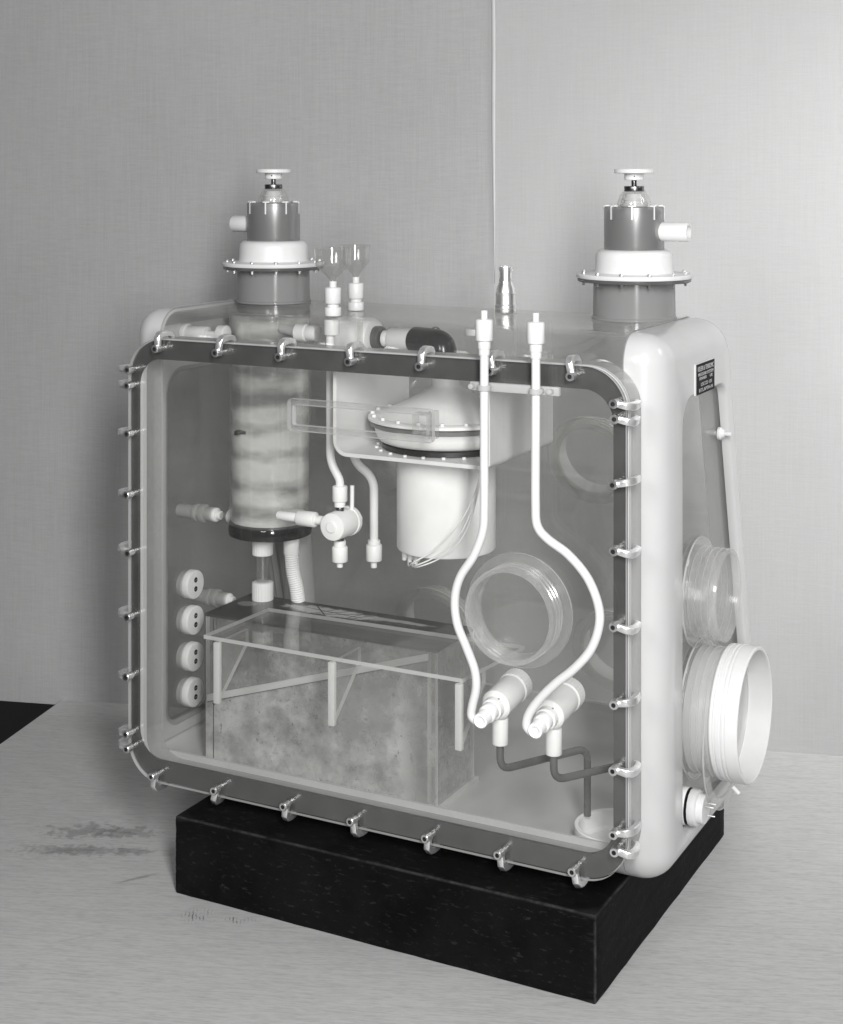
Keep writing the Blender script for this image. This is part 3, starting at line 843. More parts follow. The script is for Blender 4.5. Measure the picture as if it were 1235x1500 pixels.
bm = B(); nut(bm, (.262, .107, .543), (1, 0, 0), .034, .0125); cyl(bm, (.294, .107, .543), (1, 0, 0), .016, .0075, .001, 20); cyl(bm, (.225, .107, .543), (1, 0, 0), .038, .0075, .001, 20)
obj('side_nut', bm, M_IVORY, sk)

t2 = thing('outlet_pipe', (.306, .210, ZT - .02), 'white pipe from the farther funnel ending in a hanging knurled nut', 'pipe')
bm = B(); tube(bm, fillet_path([(.306, .210, .865), (.306, .210, .621), (.346, .210, .598), (.346, .210, .488)], .022, 8), .0072, 16); obj('pipe', bm, M_IVORY, t2)
bm = B(); cyl(bm, (.346, .210, .487), (0, 0, 1), .007, .0105, .0006, 24); obj('collar', bm, M_WHITE2, t2)
bm = B(); nut(bm, (.346, .210, .459), (0, 0, 1), .028, .0136); obj('nut', bm, M_WHITE2, t2)
bm = B(); cyl(bm, (.346, .210, .448), (0, 0, 1), .012, .0052, .0006, 20); obj('stub', bm, M_WHITE2, t2)

# ------------------------------------------------------------------ column
cx, cy_ = .088, .290
def core_mat():
    m, nt, out = newmat('column_lining')
    b = N(nt, 'ShaderNodeBsdfPrincipled'); b.inputs['Roughness'].default_value = .30; b.inputs['Coat Weight'].default_value = .2
    n = noise(nt, 4, 6, .6, stretch=(1.6, 1.6, 6.0)); n2 = noise(nt, 45, 5, .7)
    tcw = N(nt, 'ShaderNodeTexCoord'); wv = N(nt, 'ShaderNodeTexWave', bands_direction='Z'); wv.inputs['Scale'].default_value = 6.2; wv.inputs['Distortion'].default_value = 1.4; wv.inputs['Detail'].default_value = 3; wv.inputs['Detail Scale'].default_value = 2.5
    nt.links.new(tcw.outputs['Object'], wv.inputs[0])
    mxw = N(nt, 'ShaderNodeMath', operation='MULTIPLY_ADD'); mxw.inputs[1].default_value = .26; nt.links.new(wv.outputs[1], mxw.inputs[0]); nt.links.new(n.outputs[0], mxw.inputs[2])
    r = ramp(nt, mxw.outputs[0], .42, g(.30), .72, g(.92)); r2 = ramp(nt, n2.outputs[0], .3, g(.86), .7, g(1))
    q = N(nt, 'ShaderNodeMix', data_type='RGBA', blend_type='MULTIPLY'); q.inputs[0].default_value = 1
    nt.links.new(r.outputs[0], q.inputs[6]); nt.links.new(r2.outputs[0], q.inputs[7]); nt.links.new(q.outputs[2], b.inputs['Base Color'])
    nt.links.new(b.outputs[0], out.inputs[0]); return m
col = thing('column', (cx, cy_, .461), 'tall clear cylinder with mottled coiled lining hanging at left inside the cabinet', 'column')
bm = B(); lathe(bm, (cx, cy_, .4800), (0, 0, 1), [(0, .0705), (0, .0735), (.389, .0735), (.389, .0705)], 72, closed=True); obj('outer_tube', bm, clear('column_acrylic', .965, .05, .11, smear=.14, sscale=9, smin=.5, smax=.75, f0=.10), col)
bm = B(); seg = 64; rows = 150; grid = []
for j in range(rows + 1):
    z = .486 + .372 * j / rows; row = []
    for k in range(seg):
        th = 2 * pi * k / seg
        ph = (z / .050 + 1.0 * th / (2 * pi)) % 1.0
        rr = .0680 + .0015 * abs(sin(pi * ph)) ** .8
        row.append(bm.verts.new((cx + rr * cos(th), cy_ + rr * sin(th), z)))
    grid.append(row)
for A, C in zip(grid, grid[1:]): bridge(bm, A, C)
bm.faces.new(grid[0]); bm.faces.new(grid[-1])
obj('coil_lining', bm, core_mat(), col, angle=60)
bm = B(); lathe(bm, (cx, cy_, .4605), (0, 0, 1), [(0, 0), (0, .0700), (.0015, .0735), (.008, .0745), (.010, .0745), (.0205, .0740), (.022, .0730), (.022, 0)], 72); obj('bottom_ring', bm, clear('dark_acrylic_ring', .35, .45, .08, hv=.07, gloss=1.2, f0=.08), col)
bm = B(); lathe(bm, (cx, cy_, .8565), (0, 0, 1), [(0, 0), (0, .0745), (.002, .076), (.0105, .076), (.0125, .074), (.0125, 0)], 72); obj('top_ring', bm, M_SMOKE, col)
bm = B(); cyl(bm, (cx - .020, cy_ - .0680, .650), (-.15, -1, 0), .010, .0045, .001, 14); cyl(bm, (cx - .026, cy_ - .0665, .650), (1, 0, 0), .020, .0038, .001, 12); obj('clip', bm, M_STEEL, col)
for z, nm in ((.452, 'bottom_nut'),):
    bm = B(); nut(bm, (cx - .003, cy_ - .020, .4255), (0, 0, 1), .034, .0185, seg=48); obj(nm, bm, M_WHITE2, col)
bm = B(); ringtube(bm, (cx - .003, cy_ - .020, .366), (0, 0, 1), .062, .0118, .0095, seg=28); obj('sight_glass', bm, M_GLASS, col)
bm = B(); nut(bm, (cx - .003, cy_ - .020, .345), (0, 0, 1), .0335, .0190, seg=48); obj('tank_nut', bm, M_WHITE2, col)
bm = B(); cyl(bm, (cx - .003, cy_ - .020, .320), (0, 0, 1), .028, .0175, .001, 32); obj('tank_bush', bm, M_WHITE2, col)
bm = B(); cyl(bm, (cx + .048, cy_ - .005, .430), (0, 0, 1), .032, .0140, .001, 32); obj('hose_bush', bm, M_WHITE2, col)
bm = B(); pts = []
hp = catmull([(cx + .048, cy_ - .005, .432), (cx + .050, cy_ - .003, .40), (cx + .055, cy_, .372), (cx + .058, cy_ + .002, .346)], 12)
L_ = 110; path = []
from mathutils import geometry
acc = [0]
for a, b in zip(hp, hp[1:]): acc.append(acc[-1] + (b - a).length)
for i in range(L_ * 2 + 1):
    t = acc[-1] * i / (L_ * 2); j = max(k for k in range(len(acc)) if acc[k] <= t + 1e-9); j = min(j, len(hp) - 2)
    path.append(hp[j].lerp(hp[j + 1], (t - acc[j]) / (acc[j + 1] - acc[j])))
tube(bm, path, .013, 24, rf=lambda t: .0120 + .0009 * (.5 + .5 * cos(t * 2 * pi * 22))); obj('corrugated_hose', bm, M_IVORY, col, angle=60)
for s in (1, -1):
    if s == -1:
        bm = B(); nut(bm, (cx + s * .0715, cy_, .4795 + .002), (s, 0, 0), .018, .0125); obj('side_nut', bm, M_IVORY, col)
    else:
        bm = B(); tube(bm, catmull([(cx + .071, cy_ - .01, .5025), (.185, .240, .515), (.205, .170, .530), (.228, .107, .543)], 6), .0078, 16); obj('side_tube', bm, M_IVORY, col)

# fittings in the left end window
def wall_fitting(y, z, x0, label, glass_to):
    f = thing('wall_fitting', (x0, y, z), label, 'pipe fitting', 'fittings through the left end window')
    A = Vector((1, 0, 0))
    bm = B(); cyl(bm, (x0, y, z), A, .038, .0125, .001, 32); obj('outer_barrel', bm, M_IVORY, f)
    bm = B(); cyl(bm, (x0 + .036, y, z), A, .008, .0160, .0008, 36); cyl(bm, (x0 + .044, y, z), A, .006, .0135, .0006, 32); cyl(bm, (x0 + .050, y, z), A, .010, .0165, .0008, 36); obj('lock_ring', bm, M_IVORY, f)
    bm = B(); nut(bm, (x0 + .060, y, z), A, .026, .0130); cyl(bm, (x0 + .086, y, z), A, .008, .008, .001, 20); obj('nut', bm, M_IVORY, f)
    bm = B(); ringtube(bm, (x0 + .090, y, z), A, max(.01, glass_to - x0 - .090), .0062, .0048, seg=20); obj('glass_tube', bm, M_GLASS, f)
    return f
wall_fitting(.290, .4815, -.112, 'pipe fitting with glass stub in the left window at the foot of the tall column', -.001)
wall_fitting(.335, .3140, -.115, 'pipe fitting in the left window low behind the topmost socket, beside the tank', .046)
bm = B()
tf = thing('roof_fitting', (-.02, .200, .822), 'pipe fitting under the roof at the far left corner', 'pipe fitting')
cyl(bm, (-.034, .200, .822), (1, 0, 0), .008, .0170, .001, 32); cyl(bm, (-.026, .200, .822), (1, 0, 0), .042, .0135, .001, 32); obj('barrel', bm, M_IVORY, tf)
bm = B(); cyl(bm, (.016, .200, .822), (1, 0, 0), .022, .0062, .0006, 18); obj('stem', bm, M_IVORY, tf)
bm = B(); nut(bm, (.036, .205, .824), (1, 0, 0), .018, .0150); obj('nut', bm, M_IVORY, tf)

# sockets on the left window
for z, lab in ((.372, 'topmost round white two-hole socket on the left end window'), (.3085, 'second round white two-hole socket from the top on the left end window'),
               (.2435, 'third round white two-hole socket from the top on the left end window'), (.180, 'lowest round white two-hole socket on the left end window')):
    s = thing('socket', (-.044, .213, z), lab, 'socket', 'round white sockets on the left window')
    bm = B(); lathe(bm, (-.046, .213, z), (1, 0, 0), [(0, 0), (0, .0228), (.002, .0235), (.006, .0235), (.0062, .0220), (.0072, .0220), (.0074, .0245), (.012, .0245), (.0122, .0228), (.0130, .0228)], 48); obj('body', bm, M_IVORY, s)
    bm = B(); lathe(bm, (-.0335, .213, z + .0015), (1, 0, 0), [(0, 0), (0, .0246), (.001, .0254), (.0125, .0254), (.0140, .0246), (.0146, .022), (.0146, 0)], 56); obj('face', bm, M_WHITE2, s)
    for dz in (.0085, -.0075):
        bm = B(); lathe(bm, (-.0190, .2125, z + .0015 + dz), (1, 0, 0), [(0, 0), (0, .0047), (.0006, .0047), (.0007, .0036), (.0002, .0030), (.0002, 0)], 20); o = obj('pin_hole', bm, M_HOLE, s)
        bm = B(); box(bm, -.0184, -.0178, .2090, .2160, z + dz + .0010, z + dz + .0020); obj('slot', bm, M_ALU, s, smooth=False)

# ------------------------------------------------------------------ tank
def tank_mat(name, tint, haze, hv, mot):
    m, nt, out = newmat(name)
    tr = N(nt, 'ShaderNodeBsdfTransparent'); tr.inputs[0].default_value = g(tint)
    gl = N(nt, 'ShaderNodeBsdfGlossy'); gl.inputs['Roughness'].default_value = .08
    df = N(nt, 'ShaderNodeBsdfDiffuse'); tl = N(nt, 'ShaderNodeBsdfTranslucent')
    n = noise(nt, 20, 10, .72); n2 = noise(nt, 3.4, 3, .5); n3 = noise(nt, 120, 3, .6)
    mul = N(nt, 'ShaderNodeMath', operation='MULTIPLY'); nt.links.new(n.outputs[0], mul.inputs[0]); nt.links.new(n2.outputs[0], mul.inputs[1])
    c = ramp(nt, n.outputs[0], .35, g(hv * .70), .66, g(hv))
    sp = N(nt, 'ShaderNodeMapRange'); sp.inputs['From Min'].default_value = .63; sp.inputs['From Max'].default_value = .70; sp.inputs['To Min'].default_value = 1; sp.inputs['To Max'].default_value = .45
    nt.links.new(n3.outputs[0], sp.inputs[0])
    q = N(nt, 'ShaderNodeMix', data_type='RGBA', blend_type='MULTIPLY'); q.inputs[0].default_value = 1 if mot else 0
    nt.links.new(c.outputs[0], q.inputs[6]); nt.links.new(sp.outputs[0], q.inputs[7])
    nt.links.new(q.outputs[2], df.inputs[0]); nt.links.new(q.outputs[2], tl.inputs[0])
    a = N(nt, 'ShaderNodeMixShader'); a.inputs[0].default_value = .35; nt.links.new(df.outputs[0], a.inputs[1]); nt.links.new(tl.outputs[0], a.inputs[2])
    lw = N(nt, 'ShaderNodeLayerWeight'); lw.inputs['Blend'].default_value = .5
    pw = N(nt, 'ShaderNodeMath', operation='POWER'); pw.inputs[1].default_value = 4; nt.links.new(lw.outputs['Facing'], pw.inputs[0])
    ad = N(nt, 'ShaderNodeMath', operation='MULTIPLY_ADD'); ad.inputs[1].default_value = .5; ad.inputs[2].default_value = .05; nt.links.new(pw.outputs[0], ad.inputs[0])
    b = N(nt, 'ShaderNodeMixShader'); nt.links.new(ad.outputs[0], b.inputs[0]); nt.links.new(tr.outputs[0], b.inputs[1]); nt.links.new(gl.outputs[0], b.inputs[2])
    if mot:
        tcm = N(nt, 'ShaderNodeTexCoord'); sx = N(nt, 'ShaderNodeSeparateXYZ'); nt.links.new(tcm.outputs['Object'], sx.inputs[0])
        wob = N(nt, 'ShaderNodeMath', operation='MULTIPLY_ADD'); wob.inputs[1].default_value = .10; nt.links.new(n.outputs[0], wob.inputs[0]); nt.links.new(sx.outputs[0], wob.inputs[2])
        k1 = N(nt, 'ShaderNodeMapRange'); k1.inputs['From Min'].default_value = .215; k1.inputs['From Max'].default_value = .245; nt.links.new(wob.outputs[0], k1.inputs[0])
        k3 = N(nt, 'ShaderNodeMapRange'); k3.inputs['From Min'].default_value = .485; k3.inputs['From Max'].default_value = .505; k3.inputs['To Min'].default_value = 1; k3.inputs['To Max'].default_value = .15; nt.links.new(wob.outputs[0], k3.inputs[0])
        ln_ = N(nt, 'ShaderNodeMath', operation='MULTIPLY_ADD'); ln_.inputs[1].default_value = .31; ln_.inputs[2].default_value = .186; nt.links.new(sx.outputs[0], ln_.inputs[0])
        sb = N(nt, 'ShaderNodeMath', operation='SUBTRACT'); nt.links.new(ln_.outputs[0], sb.inputs[0]); nt.links.new(sx.outputs[2], sb.inputs[1])
        k2 = N(nt, 'ShaderNodeMapRange'); k2.inputs['From Min'].default_value = -.003; k2.inputs['From Max'].default_value = .004; k2.inputs['To Max'].default_value = .75; nt.links.new(sb.outputs[0], k2.inputs[0])
        kk = N(nt, 'ShaderNodeMath', operation='MAXIMUM'); nt.links.new(k1.outputs[0], kk.inputs[0]); nt.links.new(k2.outputs[0], kk.inputs[1])
        k4 = N(nt, 'ShaderNodeMath', operation='MULTIPLY'); nt.links.new(kk.outputs[0], k4.inputs[0]); nt.links.new(k3.outputs[0], k4.inputs[1])
        k5 = N(nt, 'ShaderNodeMapRange'); k5.inputs['To Min'].default_value = .45; k5.inputs['To Max'].default_value = 1.25; nt.links.new(k4.outputs[0], k5.inputs[0])
    h = N(nt, 'ShaderNodeMapRange'); h.inputs['From Min'].default_value = .17; h.inputs['From Max'].default_value = .33
    h.inputs['To Min'].default_value = haze * .45; h.inputs['To Max'].default_value = min(1, haze * 1.35)
    nt.links.new(mul.outputs[0], h.inputs[0])
    hh = h.outputs[0]
    if mot:
        hm = N(nt, 'ShaderNodeMath', operation='MULTIPLY'); hm.use_clamp = True; nt.links.new(hh, hm.inputs[0]); nt.links.new(k5.outputs[0], hm.inputs[1]); hh = hm.outputs[0]
    e = N(nt, 'ShaderNodeMixShader'); nt.links.new(hh, e.inputs[0]); nt.links.new(b.outputs[0], e.inputs[1]); nt.links.new(a.outputs[0], e.inputs[2])
    nt.links.new(e.outputs[0], out.inputs[0]); return m
M_TF = tank_mat('clouded_tank_front', .90, .46, .85, True)
M_TS = tank_mat('clouded_tank_side', .92, .34, .85, False)
TX0, TX1, TY0, TY1, TZ0, TZ1 = .045, .492, .153, .292, .0905, .342
tk = thing('tank', (.27, .22, TZ0), 'clouded and stained clear acrylic tank with dark scratched lid on the cabinet floor', 'tank')
bm = B(); box(bm, TX0, TX1, TY0, TY0 + .005, TZ0, TZ1, 0, 1, 1); obj('front_panel', bm, [M_TF, M_EDGE], tk, smooth=False)
bm = B(); box(bm, TX0, TX1, TY1 - .005, TY1, TZ0, TZ1, 0, 1, 1); obj('back_panel', bm, [M_TS, M_EDGE], tk, smooth=False)
for x in (TX0, TX1 - .005):
    bm = B(); box(bm, x, x + .005, TY0 + .0053, TY1 - .0053, TZ0, TZ1, 0, 1, 0); obj('end_panel', bm, [M_TS, M_EDGE], tk, smooth=False)
bm = B(); box(bm, TX0 - .006, TX1 + .006, TY0 - .006, TY1 + .006, TZ0 - .0002, TZ0 + .006); box(bm, TX1 - .019, TX1 - .015, TY0 + .0055, TY0 + .012, TZ0 + .006, TZ1 - .001)
obj('base_bead', bm, M_EDGE, tk, smooth=False)
def lid_mat():
    m, nt, out = newmat('scratched_dark_lid')
    b = N(nt, 'ShaderNodeBsdfPrincipled'); b.inputs['Roughness'].default_value = .22
    n = noise(nt, 7, 5, .6); r = ramp(nt, n.outputs[0], .35, g(.055), .7, g(.12)); cur = r.outputs[0]
    tc = N(nt, 'ShaderNodeTexCoord')
    def blob(cx, cy_, rx, ry, v, nw=.6):
        nonlocal cur
        mp = N(nt, 'ShaderNodeMapping', vector_type='TEXTURE'); mp.inputs['Location'].default_value = (cx, cy_, TZ1); mp.inputs['Scale'].default_value = (rx, ry, 1)
        nt.links.new(tc.outputs['Object'], mp.inputs[0]); ln = N(nt, 'ShaderNodeVectorMath', operation='LENGTH'); nt.links.new(mp.outputs[0], ln.inputs[0])
        nn = noise(nt, 60, 5, .65); ad = N(nt, 'ShaderNodeMath', operation='MULTIPLY_ADD'); ad.inputs[1].default_value = nw * 2; nt.links.new(nn.outputs[0], ad.inputs[0]); nt.links.new(ln.outputs['Value'], ad.inputs[2])
        mr = N(nt, 'ShaderNodeMapRange'); mr.inputs['From Min'].default_value = .75 + nw; mr.inputs['From Max'].default_value = 1.1 + nw; mr.inputs['To Min'].default_value = .85; mr.inputs['To Max'].default_value = 0
        nt.links.new(ad.outputs[0], mr.inputs[0])
        q = N(nt, 'ShaderNodeMix', data_type='RGBA'); q.inputs[7].default_value = g(v); nt.links.new(mr.outputs[0], q.inputs[0]); nt.links.new(cur, q.inputs[6]); cur = q.outputs[2]
    blob(.235, .258, .095, .022, .70); blob(.365, .264, .07, .008, .50); blob(.075, .235, .02, .015, .32, .4)
    for (cx, cy_, l, rot) in ((.225, .262, .05, 1.0), (.245, .262, .05, .75), (.285, .262, .045, 1.15), (.235, .258, .07, -.12), (.21, .262, .05, -.8), (.27, .262, .06, .5), (.30, .262, .05, .95)):
        mp = N(nt, 'ShaderNodeMapping', vector_type='TEXTURE'); mp.inputs['Location'].default_value = (cx, cy_, TZ1); mp.inputs['Rotation'].default_value = (0, 0, rot); mp.inputs['Scale'].default_value = (l, .0012, 1)
        nt.links.new(tc.outputs['Object'], mp.inputs[0]); ln = N(nt, 'ShaderNodeVectorMath', operation='LENGTH'); nt.links.new(mp.outputs[0], ln.inputs[0])
        lt = N(nt, 'ShaderNodeMath', operation='LESS_THAN'); lt.inputs[1].default_value = 1.0; nt.links.new(ln.outputs['Value'], lt.inputs[0])
        q = N(nt, 'ShaderNodeMix', data_type='RGBA'); q.inputs[7].default_value = g(.05); nt.links.new(lt.outputs[0], q.inputs[0]); nt.links.new(cur, q.inputs[6]); cur = q.outputs[2]
    nt.links.new(cur, b.inputs['Base Color'])
    b.inputs['Alpha'].default_value = .82
    nt.links.new(b.outputs[0], out.inputs[0]); return m
bm = B(); box(bm, TX0 - .001, TX1 + .001, TY0 - .001, TY1 + .001, TZ1 + .0003, TZ1 + .0045, 0); obj('lid', bm, lid_mat(), tk, smooth=False)
for x, z1 in ((TX0 - .0008, TZ1), (TX0 + .0165, TZ1 - .004)):
    bm = B(); box(bm, x, x + .0012, TY0 - .0012, TY0 - .0003, TZ0 + .006, z1); obj('glue_line', bm, M_DARKTUBE, tk, smooth=False)
# inclined strip stuck along the front panel
bm = B()
q = [(.050, .2075), (.478, .3400), (.478, .329), (.050, .196)]
plate(bm, q, TY0 - .0035, TY0 - .0004); obj('sloping_strip', bm, M_EDGE, tk, smooth=False)
# clear inner upright seen through the left of the tank
bm = B(); box(bm, .062, .064, .160, .286, TZ0 + .001, TZ1 - .001, 0, 1, 0); obj('inner_divider', bm, [M_TS, M_DARKTUBE], tk, smooth=False)

bm = B(); plate(bm, [(.050, .1958), (.478, .3288), (.478, .3280), (.050, .1950)], TY0 - .0030, TY0 - .0004); obj('sealing_bead', bm, M_DARKTUBE, tk, smooth=False)
# grey duct behind the tank
bm = B(); path = [Vector((.108, .365, .100)), Vector((.104, .365, .30)), Vector((.098, .365, .45)), Vector((.094, .365, .600))]
tube(bm, catmull(path, 6), .02, 28, rf=lambda t: .034 - .014 * t)
tag(obj('duct', bm, solid('grey_duct', .42, .45, .05, 10)), 'tapered pale grey duct rising behind the column and tank', 'duct')

# ------------------------------------------------------------------ sling and filter
br = thing('sling_bracket', (.50, .165, .668), 'white plastic U-shaped sling bracket hanging from the roof round the filter', 'bracket')
BX0, BX1, BY0, BY1, BZ0 = .366, .637, .044, .286, .664
def uprof(ins):
    o = rpoly([(BX0, BZ0), (BX1, BZ0), (BX1, ZT - .006), (BX0, ZT - .006)], [.022, .010, .001, .001], 8, 0)
    return o
bm = B()
outer = rpoly([(BX0, BZ0), (BX1, BZ0)] + [(BX1, .812), (BX0, .812)], [.024, .012, .0012, .0012], 8)[0:18]
inner = rpoly([(BX0 + .006, BZ0 + .006), (BX1 - .006, BZ0 + .006), (BX1 - .006, .812), (BX0 + .006, .812)], [.018, .006, .001, .001], 8)[0:18]
outer = [(BX0, .8118)] + outer + [(BX1, .8118)]; inner = [(BX0 + .006, .8118)] + inner + [(BX1 - .006, .8118)]
def U(o_, i_, y0, y1):
    loop = o_ + i_[::-1]
    a = [bm.verts.new((x, y0, z)) for x, z in loop]; b = [bm.verts.new((x, y1, z)) for x, z in loop]
    m = len(loop); n = len(o_)
    for i in range(n - 1):
        bm.faces.new([a[i], a[i + 1], a[m - 2 - i], a[m - 1 - i]]); bm.faces.new([b[i], b[m - 1 - i], b[m - 2 - i], b[i + 1]])
    bridge(bm, a, b)
U(outer, inner, BY0, BY1)
obj('sling', bm, M_BRACKET, br)
for x in (BX0 - .003, BX1 + .0002):
    for y in (.125, .262):
        bm = B(); box(bm, x, x + .0028, y, y + .014, .785, ZT - .0062); obj('hanger', bm, M_PORT, br, smooth=False)

fx, fy = .503, .166
fl = thing('filter_housing', (fx, fy, .50), 'white conical-topped filter housing with long cylindrical canister standing in the sling bracket', 'filter housing')
Z = (0, 0, 1)
bm = B(); lathe(bm, (fx, fy, 0), Z, [(.7220, 0), (.7220, .112), (.7250, .106), (.7345, .083), (.7465, .058), (.7580, .038), (.7640, .0275), (.7680, .0228), (.7700, .0222), (.7820, .0220), (.7826, .0232), (.7870, .0232), (.7876, .0220), (.8000, .0220), (.8000, 0)], 72); obj('cone', bm, M_IVORY, fl)
bm = B(); lathe(bm, (fx, fy, 0), Z, [(.7148, 0), (.7148, .1235), (.7158, .1250), (.7195, .1250), (.7213, .1225), (.7221, .1120), (.7222, 0)], 88); obj('upper_flange', bm, M_IVORY, fl)
bm = B(); lathe(bm, (fx, fy, 0), Z, [(.7058, 0), (.7058, .116), (.7068, .1210), (.7120, .1215), (.7130, .1190), (.7145, .1190), (.7145, 0)], 80); obj('middle_ring', bm, M_BASE, fl)
bm = B(); lathe(bm, (fx, fy, 0), Z, [(.6795, 0), (.6795, .098), (.6822, .1050), (.6870, .1095), (.6950, .1125), (.7015, .1140), (.7040, .1165), (.7055, .1175), (.7055, 0)], 80); obj('bowl', bm, M_IVORY, fl)
bm = B(); lathe(bm, (fx, fy, 0), Z, [(.6702, 0), (.6702, .1010), (.6712, .1025), (.6780, .1025), (.6792, .1000), (.6792, 0)], 64); obj('seal', bm, M_BLACK, fl)
bm = B(); lathe(bm, (fx, fy, 0), Z, [(.5085, 0), (.5085, .0750), (.5095, .0775), (.5125, .0790), (.6630, .0790), (.6630, 0)], 72); obj('canister', bm, M_IVORY, fl)
me = None
for k in range(20):
    a = 2 * pi * k / 20 + .1
    if me is None:
        bm = B(); cyl(bm, (0, 0, 0), Z, .0045, .0034, .0008, 12); o = obj('bolt_head', bm, M_WHITE2, fl); me = o.data
    else:
        o = bpy.data.objects.new('bolt_head', me); COL.objects.link(o); o.parent = fl
    o.location = Vector((fx + .1180 * cos(a), fy + .1180 * sin(a), .7212)) - Vector(fl.location)
me = None
for k in range(22):
    a = 2 * pi * k / 22
    if me is None:
        bm = B(); cyl(bm, (0, 0, 0), Z, .003, .0032, .0006, 10); o = obj('bead', bm, M_WHITE2, fl); me = o.data
    else:
        o = bpy.data.objects.new('bead', me); COL.objects.link(o); o.parent = fl
    o.location = Vector((fx + .1110 * cos(a), fy + .1110 * sin(a), .6698)) - Vector(fl.location)
for i, (x, y) in enumerate(((-.058, -.030), (-.045, -.036), (-.030, -.044))):
    bm = B(); cyl(bm, (fx + x, fy + y, .493), Z, .0160, .0055, .001, 16); cyl(bm, (fx + x - .001, fy + y - .001, .4885), Z, .005, .0036, .001, 12); obj('terminal', bm, M_WHITE2, fl)
wr = thing('lead_wires', (fx, fy - .1, .5), 'three thin white lead wires running down the front of the canister', 'wires')
for i, (dx, dy, sag) in enumerate(((0, 0, 0), (.006, .003, .012), (.010, -.002, .018))):
    bm = B()
    tube(bm, catmull([(.626, .040, .712), (.627 + dx * .1, .036, .672), (.612 + dx * .4, .046, .630), (.585 + dx, .058, .585 - sag * .5), (.553 + dx * 1.2, .072, .550 - sag * .8), (.520 + dx, .081, .522 - sag * .6), (.488 + dx, .082, .502 - sag * .3), (.468 + dx, .105, .489), (fx - .052 + i * .014, fy - .032 - i * .005, .490)], 8), .00115, 8)
    obj('wire', bm, M_WHITE2, wr)

# pipework under the roof
rp = thing('roof_pipework', (.34, .20, .835), 'white drum and black elbow pipework running under the roof to the filter', 'pipework')
A = Vector((1, 0, 0)); RY, RZ = .195, .833
bm = B(); tube(bm, catmull([(.150, .235, .835), (.18, .215, .835), (.205, RY, .835)], 6), .008, 14); obj('stub', bm, M_IVORY, rp)
bm = B(); nut(bm, (.203, RY, .835), A, .022, .0150); cyl(bm, (.225, RY, .835), A, .022, .0130, .001, 28); obj('union', bm, M_IVORY, rp)
bm = B(); box(bm, .248, .278, RY - .016, RY + .016, .8175, .868); bevel_all(bm, .002, 2); obj('block', bm, M_PORT, rp)
bm = B(); lathe(bm, (.279, RY, RZ - .003), A, [(0, 0), (0, .020), (.004, .029), (.012, .035), (.020, .0365), (.070, .0365), (.076, .034), (.078, .026), (.078, 0)], 44); obj('drum', bm, M_IVORY, rp)
bm = B(); cyl(bm, (.357, RY, RZ), A, .012, .0200, .001, 32); obj('dark_collar', bm, M_DARKTUBE, rp)
bm = B(); cyl(bm, (.373, RY, RZ), A, .014, .0135, .001, 28); obj('spigot', bm, M_IVORY, rp)
bm = B(); cyl(bm, (.385, RY, RZ), A, .052, .0185, .003, 36); obj('sleeve', bm, M_WHITE, rp)
bm = B(); tube(bm, fillet_path([(.434, RY, RZ), (.497, fy, RZ), (.497, fy, .799)], .040, 14), .0225, 28); obj('elbow', bm, M_ELBOW, rp)
bm = B(); lathe(bm, (.466, RY, RZ), A, [(0, .0226), (0, .0235), (.002, .0238), (.004, .0235), (.004, .0226)], 36, closed=True); obj('elbow_band', bm, M_ELBOW, rp)
bm = B(); cyl(bm, (.560, .150, .862), (0, 0, -1), .010, .014, .001, 24)
tag(obj('blanking_plug', bm, M_IVORY), 'low white blanking plug under the roof just right of the black elbow', 'plug')

# ------------------------------------------------------------------ the two front tubes, their clamp bar, couplings and dark pipes
FY = -.0300
def front_tube(pts, top, label):
    t = thing('front_tube', (pts[0][0], FY, pts[-1][1]), label, 'tube', 'white tubes on the front of the cabinet')
    x = top
    bm = B(); tube(bm, catmull([(a, FY if i < len(pts) - 1 else FY - .002, b) for i, (a, b) in enumerate(pts)], 10), .0063, 18); obj('tube', bm, M_WHITE, t)
    bm = B(); nut(bm, (x, FY, .8655), (0, 0, 1), .0315, .0128); obj('nut', bm, M_WHITE, t)
    bm = B(); cyl(bm, (x, FY, .8965), (0, 0, 1), .0130, .0048, .0006, 18); obj('stub', bm, M_WHITE, t)
    bm = B(); cyl(bm, (x, FY, .8545), (0, 0, 1), .0115, .0092, .0008, 24); obj('collar', bm, M_WHITE, t)
    bm = B(); cyl(bm, (x, FY, .845), (0, 0, 1), .010, .0080, .0008, 24); obj('ferrule', bm, M_WHITE, t)
    return t
front_tube([(.6625, .855), (.6625, .795), (.6625, .70), (.6625, .625), (.6600, .592), (.646, .556), (.624, .522), (.6155, .490), (.619, .455), (.634, .422), (.647, .392), (.6495, .366), (.643, .338), (.6425, .324), (.652, .3175), (.660, .3185)], .6625, 'left white tube snaking down the front to the left coupling')
front_tube([(.7430, .855), (.7430, .795), (.7425, .70), (.7425, .640), (.745, .610), (.760, .593), (.792, .574), (.820, .546), (.836, .512), (.838, .482), (.826, .447), (.802, .417), (.775, .393), (.750, .367), (.733, .343), (.7285, .325), (.736, .3175), (.744, .3200)], .7430, 'right white tube bowing outward down the front to the right coupling')
bm = B(); box(bm, .636, .775, FY + .0072, FY + .0150, .7925, .8050); bevel_all(bm, .0012, 2)
for x in (.655, .736, .750):
    cyl(bm, (x - .014 if x == .655 else x + .0135, FY + .0075, .7990), (0, -1, 0), .010, .0040, .001, 14)
for x in (.6625, .7430):
    ringtube(bm, (x, FY, .7945), (0, 0, 1), .008, .0098, .0070, seg=24)
cyl(bm, (.646, FY + .014, .7985), (0, 1, 0), .0095, .006, .0005, 14); cyl(bm, (.765, FY + .014, .7985), (0, 1, 0), .0095, .006, .0005, 14)
